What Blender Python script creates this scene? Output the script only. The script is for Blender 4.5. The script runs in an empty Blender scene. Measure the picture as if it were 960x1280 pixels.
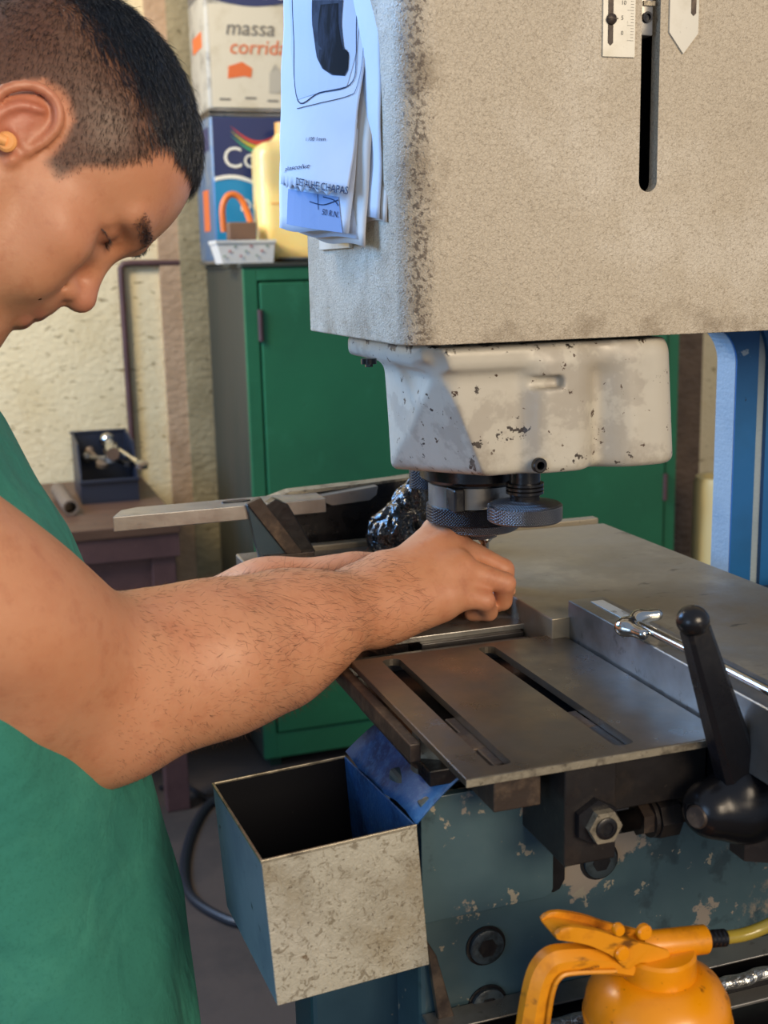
import bpy, bmesh, math, random
import numpy as np
from mathutils import Vector, Matrix, noise as mnoise
random.seed(7); rng = np.random.default_rng(7)
S = bpy.context.scene
COL = S.collection
R_ = math.radians
# ------------------------------------------------------------------ camera
FPX = 1489.4
YAW, PIT, ROL = R_(18.39), R_(11.61), R_(-1.33)
def _basis():
    cy, sy, cp, sp = math.cos(YAW), math.sin(YAW), math.cos(PIT), math.sin(PIT)
    F = Vector((sy*cp, cy*cp, -sp)); Rt = Vector((cy, -sy, 0)); U = Rt.cross(F)
    cr, sr = math.cos(ROL), math.sin(ROL)
    return F, cr*Rt + sr*U, -sr*Rt + cr*U
CF, CR, CU = _basis()
CPOS = Vector((0, 0, 1.36))
cam_d = bpy.data.cameras.new('camera'); cam = bpy.data.objects.new('camera', cam_d); COL.objects.link(cam)
cam_d.sensor_fit = 'VERTICAL'; cam_d.sensor_height = 36.0; cam_d.sensor_width = 27.0
cam_d.lens = FPX/1280*36.0; cam_d.clip_start = .02
cam_d.dof.use_dof = True; cam_d.dof.focus_distance = 1.02; cam_d.dof.aperture_fstop = 9.0
m = Matrix((( CR.x, CU.x, -CF.x), (CR.y, CU.y, -CF.y), (CR.z, CU.z, -CF.z))).to_4x4(); m.translation = CPOS
cam.matrix_world = m
S.camera = cam
# ------------------------------------------------------------------ world, lamps, exposure
S.view_settings.view_transform = 'Standard'; S.view_settings.look = 'None'
S.view_settings.gamma = 1; S.view_settings.exposure = 0.0; S.view_settings.use_curve_mapping = False
W = bpy.data.worlds.new('world'); S.world = W; W.use_nodes = True
W.node_tree.nodes['Background'].inputs[0].default_value = (.62, .76, 1.0, 1)
W.node_tree.nodes['Background'].inputs[1].default_value = .40
def area(name, loc, target, size, power, color, sy=None):
    d = bpy.data.lights.new(name, 'AREA'); d.energy = power; d.color = color; d.size = size
    if sy: d.shape = 'RECTANGLE'; d.size_y = sy
    o = bpy.data.objects.new(name, d); COL.objects.link(o); o.location = loc
    o.rotation_euler = (Vector(target)-Vector(loc)).to_track_quat('-Z', 'Y').to_euler(); return o
area('daylight_left', (-1.5, 2.45, 2.15), (.3, 1.0, 1.15), 1.3, 100, (.22, .50, 1.0), 1.1)
area('daylight_low', (-2.2, -.5, 1.3), (.15, .8, .9), 1.2, 16, (.42, .66, 1.0), 1.0)
area('warm_door_behind', (.9, -2.4, 2.3), (.4, .9, 1.1), 1.7, 108, (1.0, .81, .58), 1.3)
area('back_wall_warm_light', (-.9, 2.3, 2.75), (-.1, 3.6, 1.2), .6, 60, (1.0, .84, .58))  # area light added to warm the back wall

# ------------------------------------------------------------------ placing helpers
def at(px, py, ax, v):
    r = CF*FPX + CR*(px-480) - CU*(py-640); i = 'xyz'.index(ax)
    return CPOS + r*((v-CPOS[i])/r[i])
def ad(px, py, dep):
    return CPOS + (CF*FPX + CR*(px-480) - CU*(py-640))*(dep/FPX)
# ------------------------------------------------------------------ object helpers
def empty(name, label, cat, loc=(0,0,0), group=None):
    o = bpy.data.objects.new(name, None); COL.objects.link(o); o.location = loc
    o.empty_display_size = .05
    o['label'] = label; o['category'] = cat
    if group: o['group'] = group
    return o
def tag(o, label, cat, group=None):
    o['label'] = label; o['category'] = cat
    if group: o['group'] = group
    return o
def put(name, me, mat, parent=None, smooth=False, label=None, kind=None):
    """link world-space mesh as one object"""
    o = bpy.data.objects.new(name, me); COL.objects.link(o)
    if mat is not None and not me.materials: me.materials.append(mat)
    if smooth: me.polygons.foreach_set('use_smooth', [True]*len(me.polygons))
    if parent is not None:
        o.parent = parent
        root = parent; off = Vector((0,0,0))
        while root is not None: off += root.location; root = root.parent
        o.location = -off
    if label: o['label'] = label
    if kind: o['kind'] = kind
    return o
class MB:
    def __init__(s): s.bm = bmesh.new()
    def _x(s, vs, M):
        if M is not None: bmesh.ops.transform(s.bm, matrix=M, verts=vs)
    def box(s, lo, hi, bev=0, seg=2, M=None):
        lo, hi = Vector(lo), Vector(hi); c = (lo+hi)/2; d = hi-lo
        r = bmesh.ops.create_cube(s.bm, size=1, matrix=Matrix.Translation(c) @ Matrix.Diagonal((*d, 1)))
        vs = r['verts']
        if bev:
            es = list({e for v in vs for e in v.link_edges})
            q = bmesh.ops.bevel(s.bm, geom=es, offset=bev, segments=seg, affect='EDGES', profile=.5)
            vs = list({v for f in q['faces'] for v in f.verts} | {v for v in vs if v.is_valid})
        s._x(vs, M); return s
    def cyl(s, a, b, r1, r2=None, n=32, cap=True):
        a, b = Vector(a), Vector(b); d = b-a; L = d.length
        r2 = r1 if r2 is None else r2
        M = Matrix.Translation((a+b)/2) @ d.to_track_quat('Z', 'Y').to_matrix().to_4x4()
        bmesh.ops.create_cone(s.bm, cap_ends=cap, segments=n, radius1=r1, radius2=r2, depth=L, matrix=M); return s
    def hexa(s, a, b, r): return s.cyl(a, b, r, n=6)
    def lathe(s, c, prof, axis=(0,0,1), n=48, closed=False):
        c = Vector(c); q = Vector(axis).to_track_quat('Z', 'Y'); rings = []
        for r, h in prof:
            rings.append([s.bm.verts.new(c + q @ Vector((r*math.cos(2*math.pi*i/n), r*math.sin(2*math.pi*i/n), h))) for i in range(n)])
        for A, B in zip(rings, rings[1:]):
            for i in range(n): s.bm.faces.new((A[i], A[(i+1)%n], B[(i+1)%n], B[i]))
        if prof[0][0] > 1e-6: s.bm.faces.new(rings[0][::-1])
        if prof[-1][0] > 1e-6: s.bm.faces.new(rings[-1])
        return s
    def prism(s, pts, vec, bev=0):
        vec = Vector(vec); A = [s.bm.verts.new(Vector(p)) for p in pts]; B = [s.bm.verts.new(Vector(p)+vec) for p in pts]
        n = len(A); f1 = s.bm.faces.new(A); s.bm.faces.new(B[::-1])
        for i in range(n): s.bm.faces.new((A[(i+1)%n], A[i], B[i], B[(i+1)%n]))
        if bev:
            es = list({e for v in A+B for e in v.link_edges})
            bmesh.ops.bevel(s.bm, geom=es, offset=bev, segments=2, affect='EDGES', profile=.5)
        return s
    def tube(s, pts, r, n=10, cap=True):
        pts = [Vector(p) for p in pts]; rings = []; up = Vector((0,0,1))
        rs = r if isinstance(r, (list, tuple)) else [r]*len(pts)
        prev = None
        for i, p in enumerate(pts):
            t = (pts[min(i+1, len(pts)-1)] - pts[max(i-1, 0)]).normalized()
            if prev is None:
                a = t.cross(up if abs(t.z) < .9 else Vector((1,0,0))).normalized()
            else: a = (prev - t*prev.dot(t)).normalized()
            prev = a; b = t.cross(a)
            rings.append([s.bm.verts.new(p + (a*math.cos(2*math.pi*k/n) + b*math.sin(2*math.pi*k/n))*rs[i]) for k in range(n)])
        for A, B in zip(rings, rings[1:]):
            for i in range(n): s.bm.faces.new((A[i], A[(i+1)%n], B[(i+1)%n], B[i]))
        if cap: s.bm.faces.new(rings[0][::-1]); s.bm.faces.new(rings[-1])
        return s
    def ball(s, c, r, seg=20, sc=(1,1,1)):
        bmesh.ops.create_uvsphere(s.bm, u_segments=seg, v_segments=seg//2+2, radius=r, matrix=Matrix.Translation(c) @ Matrix.Diagonal((*sc, 1))); return s
    def go(s, name, mat, parent=None, smooth=False, label=None, kind=None, auto=None):
        bmesh.ops.recalc_face_normals(s.bm, faces=s.bm.faces)
        me = bpy.data.meshes.new(name); s.bm.to_mesh(me); s.bm.free()
        o = put(name, me, mat, parent, smooth, label, kind)
        if smooth and auto is None: auto = 35
        if auto: me.set_sharp_from_angle(angle=R_(auto))
        return o
def spline(P, n=8):
    P = [Vector(p) for p in P]; out = []
    Q = [2*P[0]-P[1]] + P + [2*P[-1]-P[-2]]
    for i in range(1, len(Q)-2):
        for k in range(n):
            t = k/n; a, b, c, d = Q[i-1], Q[i], Q[i+1], Q[i+2]
            out.append(.5*((2*b) + (c-a)*t + (2*a-5*b+4*c-d)*t*t + (3*b-a-3*c+d)*t**3))
    out.append(P[-1]); return out
def boolean(o, cutter, op='DIFFERENCE'):
    md = o.modifiers.new('b', 'BOOLEAN'); md.object = cutter; md.operation = op; md.solver = 'EXACT'
    bpy.context.view_layer.update()
    me = bpy.data.meshes.new_from_object(o.evaluated_get(bpy.context.evaluated_depsgraph_get()))
    o.modifiers.clear(); o.data = me
    bpy.data.objects.remove(cutter)
def text_geo(txt, size, shear=0.0):
    c = bpy.data.curves.new('t', 'FONT'); c.body = txt; c.size = size; c.shear = shear; c.resolution_u = 3
    o = bpy.data.objects.new('t', c); COL.objects.link(o); bpy.context.view_layer.update()
    me = bpy.data.meshes.new_from_object(o.evaluated_get(bpy.context.evaluated_depsgraph_get()))
    V = [tuple(v.co) for v in me.vertices]; Fc = [tuple(p.vertices) for p in me.polygons]
    bpy.data.objects.remove(o); bpy.data.meshes.remove(me)
    return V, Fc
def lettering(name, txt, size, fn, mat, parent, shear=0, grow=1.0, label=None):
    V, Fc = text_geo(txt, size, shear)
    me = bpy.data.meshes.new(name); me.from_pydata([tuple(fn(v[0], v[1])) for v in V], [], Fc)
    return put(name, me, mat, parent, label=label)

# ------------------------------------------------------------------ materials
def srgb(h):
    if isinstance(h, str):
        c = [int(h[i:i+2], 16)/255 for i in (0, 2, 4)]
        return tuple(((x+.055)/1.055)**2.4 if x > .04045 else x/12.92 for x in c) + (1,)
    return tuple(h) + (1,)
def mat(name, col, rough=.5, metal=0.0, layers=(), bumps=(), coat=0, sss=0, trans=0, emis=None, rvar=0, attr=None, spec=None, ani=None):
    m = bpy.data.materials.new(name); m.use_nodes = True; nt = m.node_tree; N = nt.nodes; L = nt.links
    b = N['Principled BSDF']; tc = N.new('ShaderNodeTexCoord'); src = tc.outputs['Object']
    b.inputs['Roughness'].default_value = rough; b.inputs['Metallic'].default_value = metal
    b.inputs['Coat Weight'].default_value = coat; b.inputs['Coat Roughness'].default_value = .15
    if spec is not None: b.inputs['Specular IOR Level'].default_value = spec
    if trans: b.inputs['Transmission Weight'].default_value = trans
    if sss:
        b.inputs['Subsurface Weight'].default_value = sss; b.inputs['Subsurface Scale'].default_value = .006
        b.inputs['Subsurface Radius'].default_value = (1, .35, .2)
    if emis: b.inputs['Emission Color'].default_value = srgb(emis[0]); b.inputs['Emission Strength'].default_value = emis[1]
    def noise(scale, detail=4, rough_=.6, stretch=None, kind='noise', dist=0):
        v = src
        if stretch:
            mp = N.new('ShaderNodeMapping'); mp.inputs['Scale'].default_value = stretch; L.new(src, mp.inputs[0]); v = mp.outputs[0]
        if kind == 'noise':
            n = N.new('ShaderNodeTexNoise'); n.inputs['Detail'].default_value = detail; n.inputs['Roughness'].default_value = rough_
            n.inputs['Distortion'].default_value = dist; o = n.outputs['Fac']
        elif kind == 'voro':
            n = N.new('ShaderNodeTexVoronoi'); n.feature = 'SMOOTH_F1'; o = n.outputs['Distance']
        elif kind == 'wave':
            n = N.new('ShaderNodeTexWave'); n.inputs['Distortion'].default_value = dist; o = n.outputs['Fac']
        n.inputs['Scale'].default_value = scale; L.new(v, n.inputs['Vector']); return o
    cur = None
    if attr:
        a = N.new('ShaderNodeAttribute'); a.attribute_name = attr; cur = a.outputs['Color']
    basec = srgb(col)
    rcur = None
    for ly in layers:
        sc, lo, hi, c2 = ly[:4]; op = ly[4] if len(ly) > 4 else {}
        f = noise(sc, op.get('detail', 5), op.get('r', .65), op.get('stretch'), op.get('kind', 'noise'), op.get('dist', 0))
        if op.get('at'):
            axn, c0_, wd_ = op['at']; sx = N.new('ShaderNodeSeparateXYZ'); L.new(src, sx.inputs[0])
            m1 = N.new('ShaderNodeMath'); m1.operation = 'SUBTRACT'; L.new(sx.outputs[axn], m1.inputs[0]); m1.inputs[1].default_value = c0_
            m2 = N.new('ShaderNodeMath'); m2.operation = 'ABSOLUTE'; L.new(m1.outputs[0], m2.inputs[0])
            m3 = N.new('ShaderNodeMapRange'); m3.inputs[1].default_value = 0; m3.inputs[2].default_value = wd_; m3.inputs[3].default_value = 0; m3.inputs[4].default_value = -.25; L.new(m2.outputs[0], m3.inputs[0])
            m4 = N.new('ShaderNodeMath'); m4.operation = 'ADD'; L.new(f, m4.inputs[0]); L.new(m3.outputs[0], m4.inputs[1]); f = m4.outputs[0]
        rp = N.new('ShaderNodeMapRange'); rp.inputs[1].default_value = lo; rp.inputs[2].default_value = hi
        rp.inputs[4].default_value = op.get('amt', 1.0); L.new(f, rp.inputs[0]); rp.clamp = True
        mx = N.new('ShaderNodeMix'); mx.data_type = 'RGBA'; L.new(rp.outputs[0], mx.inputs[0])
        if cur is None: mx.inputs[6].default_value = basec
        else: L.new(cur, mx.inputs[6])
        mx.inputs[7].default_value = srgb(c2)
        if op.get('mul'): mx.blend_type = 'MULTIPLY'
        cur = mx.outputs[2]
    if cur is None: b.inputs['Base Color'].default_value = basec
    else: L.new(cur, b.inputs['Base Color'])
    if rvar:
        f = noise(30, 5); rp = N.new('ShaderNodeMapRange'); rp.inputs[1].default_value = .3; rp.inputs[2].default_value = .7
        rp.inputs[3].default_value = max(.04, rough-rvar); rp.inputs[4].default_value = min(1, rough+rvar); L.new(f, rp.inputs[0]); L.new(rp.outputs[0], b.inputs['Roughness'])
    nrm = None
    for bp in bumps:
        sc, st, dist_ = bp[:3]; op = bp[3] if len(bp) > 3 else {}
        f = noise(sc, op.get('detail', 3), op.get('r', .55), op.get('stretch'), op.get('kind', 'noise'), op.get('dist', 0))
        bn = N.new('ShaderNodeBump'); bn.inputs['Strength'].default_value = st; bn.inputs['Distance'].default_value = dist_
        L.new(f, bn.inputs['Height'])
        if nrm is not None: L.new(nrm, bn.inputs['Normal'])
        nrm = bn.outputs[0]
    if nrm is not None: L.new(nrm, b.inputs['Normal'])
    return m
M = {}
M['head_paint'] = mat('hammered_grey_paint', 'c0b39d', .48, layers=[(4, .45, .72, 'a99d88', {'amt': .7}), (7, .50, .66, 'd4cab8', {'amt': .7}), (60, .70, .76, '6d5b48', {'amt': .6}), (22, .42, .62, '8f7f68', {'amt': .75, 'at': (0, .322, .045)}), (260, .47, .54, '54463a', {'amt': .8, 'at': (0, .322, .022)}), (420, .50, .64, '8c7d68', {'amt': .55, 'dist': 1.0}), (30, .44, .6, '8a7a64', {'amt': .6, 'at': (2, 1.30, .05)})],
                      bumps=[(430, .8, .0016, {'detail': 2, 'dist': 1.0}), (12, .15, .004)])
M['cast_paint'] = mat('chipped_grey_paint', 'bdb6a6', .38, layers=[(7, .45, .7, 'ab9f8a', {'amt': .7}), (14, .52, .56, '8f857a', {'amt': .35}), (34, .64, .655, '3d342d'), (95, .64, .655, '4d3a2c'), (60, .47, .49, '3b332d', {'at': (2, 1.160, .045)}), (30, .40, .6, '8f8474', {'amt': .7, 'at': (2, 1.165, .06)}), (80, .50, .55, '2b2520', {'at': (2, 1.298, .018)})],
                      bumps=[(20, .25, .004), (160, .12, .001)], rvar=.1)
M['cast_paint_low'] = M['cast_paint']
M['steel'] = mat('ground_steel', '9c9a96', .36, .8, layers=[(6, .45, .65, '6a655c', {'amt': .8}), (50, .62, .7, '463f38', {'amt': .5})], bumps=[(200, .08, .001, {'stretch': (1, 12, 1)})], rvar=.1)
M['table_steel'] = mat('worn_table_steel', '958b78', .40, .35, layers=[(3, .42, .66, '7d7463', {'amt': .8}), (14, .55, .68, 'aba089', {'amt': .5}), (26, .64, .68, '2f2a25', {'amt': .6, 'stretch': (1, 3, 1)})],
                       bumps=[(60, .08, .002), (220, .05, .001, {'stretch': (12, 1, 1)})], rvar=.1)
M['plate_steel'] = mat('browned_plate_steel', '5d574f', .33, .55, layers=[(7, .44, .62, '75634b', {'amt': .8}), (16, .52, .68, '514b45', {'amt': .7}), (80, .70, .74, 'a89f8a', {'amt': .6})],
                       bumps=[(90, .08, .001)], rvar=.1)
M['edge_steel'] = mat('bright_edge_steel', 'a39a86', .42, .6, layers=[(60, .5, .62, '6b6356', {'amt': .8}), (220, .6, .66, '3b342c', {'amt': .6})], bumps=[(160, .4, .0015)])
M['bright_edge'] = M['edge_steel']
M['dark_steel'] = mat('oiled_dark_steel', '2b2828', .38, .35, layers=[(20, .55, .7, '453c35', {'amt': .7}), (90, .66, .72, '6d6357', {'amt': .5})], bumps=[(120, .12, .001)], rvar=.12)
M['black'] = mat('black_cast', '17171b', .32, .1, layers=[(24, .58, .7, '3c3630', {'amt': .8})], bumps=[(45, .35, .003)], rvar=.12)
M['blackshiny'] = mat('black_oiled', '1c1b1d', .26, .2, layers=[(30, .6, .7, '4a4139', {'amt': .6})], bumps=[(70, .12, .002)])
M['rust'] = mat('brown_oiled_block', '3d332d', .45, .3, layers=[(40, .5, .66, '6b5a4a', {'amt': .7})], bumps=[(80, .3, .002)])
M['chrome'] = mat('bright_chrome', 'c9c9c6', .16, 1.0, layers=[(60, .6, .7, '6a655e', {'amt': .5})], bumps=[(40, .1, .001)])
M['knurl'] = mat('knurled_steel', '77777a', .32, .95)
def knurl_fix(m, f=850, tilt=True, depth=.0009):
    nt = m.node_tree; N = nt.nodes; L = nt.links; b = N['Principled BSDF']; tc = N.new('ShaderNodeTexCoord')
    hs = []
    for s in (1, -1):
        w = N.new('ShaderNodeTexWave'); mp = N.new('ShaderNodeMapping'); mp.inputs['Rotation'].default_value = (0, s*R_(35), 0)
        L.new(tc.outputs['Object'], mp.inputs[0]); L.new(mp.outputs[0], w.inputs[0]); w.inputs['Scale'].default_value = f/3.2; w.bands_direction = 'X'; hs.append(w.outputs['Fac'])
    mm = N.new('ShaderNodeMath'); mm.operation = 'MULTIPLY'; L.new(hs[0], mm.inputs[0]); L.new(hs[1], mm.inputs[1])
    bn = N.new('ShaderNodeBump'); bn.inputs['Distance'].default_value = depth; bn.inputs['Strength'].default_value = .9
    L.new(mm.outputs[0], bn.inputs['Height']); L.new(bn.outputs[0], b.inputs['Normal'])
knurl_fix(M['knurl'], 640, depth=.0018)
M['dknurl'] = mat('dark_knurled_steel', '35373c', .36, .8); knurl_fix(M['dknurl'], 640, depth=.0018)
M['blue'] = mat('worn_teal_blue_paint', '41585f', .42, layers=[(5, .45, .68, '334a52', {'amt': .8}), (16, .55, .62, '25353c', {'amt': .7}), (11, .595, .61, '8a8074', {'detail': 10}), (48, .63, .65, '8f8878'), (7, .48, .52, '7f7669', {'detail': 11, 'r': .72, 'at': (0, .58, .16)})],
                bumps=[(30, .2, .003)], rvar=.1)
M['blue_dark'] = mat('dark_blue_machine_paint', '25404f', .42, layers=[(6, .5, .7, '163040', {'amt': .8}), (30, .68, .70, '6d6a62')], bumps=[(30, .2, .002)])
M['colblue'] = mat('column_blue_paint', '1c62a0', .42, layers=[(5, .45, .7, '17517f', {'amt': .8}), (26, .70, .715, '9fb4c8'), (70, .71, .72, '10202c')], bumps=[(120, .18, .001)])
M['colgrey'] = mat('column_grey_paint', '95a5b0', .5, layers=[(10, .5, .7, '8094a4', {'amt': .6}), (120, .68, .7, '4e5a66', {'amt': .7})], bumps=[(220, .5, .0014), (60, .2, .002, {'stretch': (1, 1, 4)})])
M['scrapblue'] = mat('deep_blue_chute_paint', '2a5f9e', .5, layers=[(18, .45, .6, '1b3f70'), (160, .5, .62, '4377ad', {'amt': .5})], bumps=[(300, .4, .001)])
M['binpaint'] = mat('stained_cream_hammer_paint', 'aaa492', .45, layers=[(14, .44, .60, '8b8371', {'amt': .8}), (7, .52, .68, '93805a', {'amt': .6}), (5, .55, .7, 'bab4a4', {'amt': .7}), (130, .54, .62, '6f6450', {'amt': .75, 'dist': 1.5}), (300, .62, .68, '4a4034', {'amt': .7}), (55, .67, .70, '3d2c1d', {'amt': .9}), (26, .70, .73, '5e4526', {'amt': .8})],
                    bumps=[(260, .7, .0014, {'dist': 1.2}), (25, .15, .003)])
M['binside'] = mat('skylight_tinted_steel_side', '8694a6', .5, .15, layers=[(9, .45, .7, '64728a', {'amt': .8}), (60, .66, .7, '2c2c30', {'amt': .8})], bumps=[(60, .15, .001)])  # bluish skylight from the left is painted into the steel
M['binin'] = mat('bin_inner_shade_black', '06070d', .7, spec=.15, layers=[(120, .72, .75, '3a3730', {'amt': .5})])  # near-black colour carries the shade inside the bin
M['green'] = mat('cabinet_green_paint', '287048', .5, layers=[(3, .4, .7, '215d3d', {'amt': .7}), (11, .6, .75, '37825a', {'amt': .5}), (50, .70, .73, '12331f', {'amt': .7})], bumps=[(14, .12, .004)])
M['green_side'] = mat('cabinet_side_shade_paint', '34362c', .6, layers=[(10, .4, .7, '423d32', {'amt': .8, 'stretch': (1, 1, .15)})], bumps=[(14, .12, .004)])  # the side's shadow is put into this dark colour
M['darkgreen'] = mat('cabinet_foot_dark_green', '0d2b1a', .7)  # plain dark green for the cabinet feet
M['wall'] = mat('cream_trowelled_plaster', 'dccba3', .85, layers=[(5, .45, .7, 'cfbb8f', {'amt': .8}), (24, .60, .64, '7d6a45', {'amt': .8, 'stretch': (1, 1, 2.8), 'detail': 8}), (55, .66, .69, '6d5a3a', {'amt': .8, 'stretch': (1, 1, 2)}), (2, .5, .7, 'dccda9', {'amt': .8})],
                bumps=[(40, .5, .007, {'stretch': (1, 1, 1.8), 'detail': 7}), (120, .5, .004)])
M['wall_pink'] = mat('pinkish_plaster_band', 'b39576', .85, layers=[(9, .45, .7, 'a18364', {'amt': .8})], bumps=[(30, .6, .01, {'stretch': (1, 1, 2)}), (90, .4, .004)])
M['wall_grey'] = mat('greyed_plaster_band', '9b8d6c', .85, layers=[(7, .45, .65, '857858', {'amt': .8}), (40, .62, .68, '5e533a', {'amt': .8})], bumps=[(30, .6, .01, {'stretch': (1, 1, 2)}), (90, .4, .004)])
M['wall_shaded'] = mat('shaded_rough_wall', '6e5b4a', .9, layers=[(9, .45, .7, '57483b', {'amt': .8})], bumps=[(26, 1, .015, {'stretch': (1, 1, 2.4)})])  # brown carries the shade on the far wall
M['floor'] = mat('oil_stained_concrete', '40342c', .8, layers=[(2, .45, .62, '2e2621'), (4, .6, .72, '6a5b48', {'amt': .7}), (60, .6, .7, '2f2723', {'amt': .6})], bumps=[(30, .3, .004)])
M['wood'] = mat('dark_brown_table_top', '523a2c', .45, layers=[(6, .45, .7, '664a38', {'amt': .8, 'stretch': (.3, 4, 1)}), (40, .6, .7, '33251f', {'amt': .6})], bumps=[(20, .2, .003)])
M['redsteel'] = mat('oxide_red_steel', '553a38', .55, layers=[(9, .45, .7, '432b2b', {'amt': .8}), (50, .66, .7, '83706a', {'amt': .6})], bumps=[(30, .2, .002)])
M['greysteel'] = mat('grey_sheet', '5b5f66', .5, layers=[(5, .45, .7, '4b4f55', {'amt': .7})])
M['binplastic'] = mat('dark_blue_black_plastic', '1b2130', .42, bumps=[(60, .1, .001)])
M['pipe'] = mat('dull_pipe', '78695c', .5, .4, layers=[(20, .5, .7, '54463c')], bumps=[(60, .2, .002)])
M['paper'] = mat('white_paper_daylight_tint', 'ccd6e6', .8, layers=[(5, .5, .7, 'bfcbdf', {'amt': .6})], bumps=[(14, .25, .006)], trans=0)  # white paper with blue daylight mixed into its colour
M['paper2'] = mat('cream_paper', 'd8d0c6', .8, bumps=[(14, .25, .006)])
M['print'] = mat('print_grey_blue', '7f99c6', .8, layers=[(20, .45, .7, '6f8abb', {'amt': .8})])
M['printlight'] = mat('print_pale_tone', 'bccbe4', .8)
M['ink'] = mat('ink_line', '2a3a5c', .9, spec=.1)
M['inkblack'] = mat('black_photo_print', '0b0f18', .8, spec=.1, layers=[(50, .55, .66, '2b3345', {'amt': .9, 'stretch': (1, 1, .25)})])
M['inkmid'] = mat('mid_photo_print', '3b4558', .8, spec=.1, layers=[(60, .45, .6, '2b3345')])
M['skin'] = mat('skin', 'c68a66', .46, sss=.12, attr='tint', layers=[(7, .42, .7, 'e3b49a', {'amt': .35, 'mul': 1}), (22, .5, .7, 'd69a80', {'amt': .2, 'mul': 1}), (70, .52, .72, 'c08468', {'amt': .25, 'mul': 1}), (260, .70, .76, '9a6148', {'amt': .35, 'mul': 1})],
                bumps=[(240, .22, .0011, {'detail': 5}), (45, .12, .002, {'detail': 4})], rvar=.08)
M['hair'] = mat('black_hair_sky_sheen', '1a2330', .32, spec=1.0)  # the sky's blue sheen is tinted into the hair colour
M['hair_side'] = mat('brown_black_stubble_hair', '2f2018', .5)
M['armhair'] = mat('fine_arm_hair', '5a3a28', .5)
M['shirt'] = mat('green_twill', '338270', .85, layers=[(3, .45, .68, '2f7563', {'amt': .7}), (14, .5, .7, '48977f', {'amt': .5}), (400, .5, .7, '1f6553', {'amt': .4})],
                 bumps=[(6, .6, .025, {'detail': 3, 'dist': 1.2}), (22, .35, .008, {'dist': .8}), (900, .35, .0008, {'kind': 'wave', 'stretch': (1, .2, 1)})])
M['trousers'] = mat('dark_trousers', '20242e', .85, bumps=[(14, .4, .012)])
M['shoe'] = mat('black_shoe', '151515', .5)
M['lips'] = M['skin']
M['orange'] = mat('orange_foam', 'f2a860', .5, emis=None)
M['yellow'] = mat('oil_can_yellow', 'e28f06', .34, layers=[(10, .5, .72, 'c97605', {'amt': .8}), (30, .58, .70, 'a86208', {'amt': .5}), (60, .62, .68, '6f3d08', {'amt': .8}), (200, .66, .7, '5d3206', {'amt': .6})], bumps=[(40, .12, .002)], rvar=.08, coat=.2)
M['yellow_worn'] = mat('worn_yellow_plastic', 'd98d12', .42, layers=[(20, .46, .62, 'a8600f', {'amt': .9}), (45, .57, .66, '50300f', {'amt': .9, 'stretch': (.4, 1, 1)})], bumps=[(60, .2, .002)])
M['hose'] = mat('translucent_yellow_hose', 'a9933a', .25, coat=.4)
M['navy'] = mat('label_navy', '1d2a57', .45)
M['teal'] = mat('label_teal', '1583b0', .45)
M['cream'] = mat('label_cream', 'd3c8ae', .5, layers=[(12, .5, .7, 'c0b294', {'amt': .8})])
M['white'] = mat('label_white', 'e9e4d4', .5)
M['textgrey'] = mat('label_grey', '6b665e', .5)
M['textorange'] = mat('label_orange', 'd8672c', .5)
M['swred'] = mat('swoosh_red', 'c8402c', .5); M['swyel'] = mat('swoosh_yellow', 'c8b52c', .5); M['swgrn'] = mat('swoosh_green', '3c9a6c', .5)
M['tin'] = mat('tin_can_side', '57728f', .45, .3, layers=[(12, .5, .65, '8a8d8a', {'amt': .7})])
M['tinc'] = mat('tin_can_cream_side', 'b3ab98', .45, layers=[(20, .5, .62, '7d7668', {'amt': .8})])
M['jug'] = mat('milky_yellow_plastic', 'e9cf86', .35, sss=.5, coat=.2)
M['jugcap'] = mat('pale_orange_plastic', 'e5a95a', .4)
M['tub'] = mat('white_tub_plastic', 'e2dcd0', .4); M['tubprint'] = mat('tub_print', '8b9a80', .6); M['tubred'] = mat('tub_print_red', 'b9645a', .6)
M['orange2'] = mat('orange_handle_plastic', 'd9702b', .4); M['brown'] = mat('brown_block', '6b4f3c', .7)
M['cream_cyl'] = mat('cream_cylinder_paint', 'd8c285', .45)
M['cable'] = mat('black_cable', '15171d', .5)
M['foil'] = mat('crinkled_silver_sleeve', 'b8b8b4', .28, .9, bumps=[(120, .9, .004), (40, .5, .006)])
M['plasticbag'] = mat('shiny_black_plastic', '101216', .12, coat=.6, bumps=[(28, 1, .02, {'dist': 1.5})])
M['rulerm'] = mat('satin_aluminium', 'c9c6bb', .38, .35, layers=[(30, .5, .7, 'b5b0a0', {'amt': .7}), (200, .66, .7, '6f6a5e', {'amt': .4})])

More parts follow.
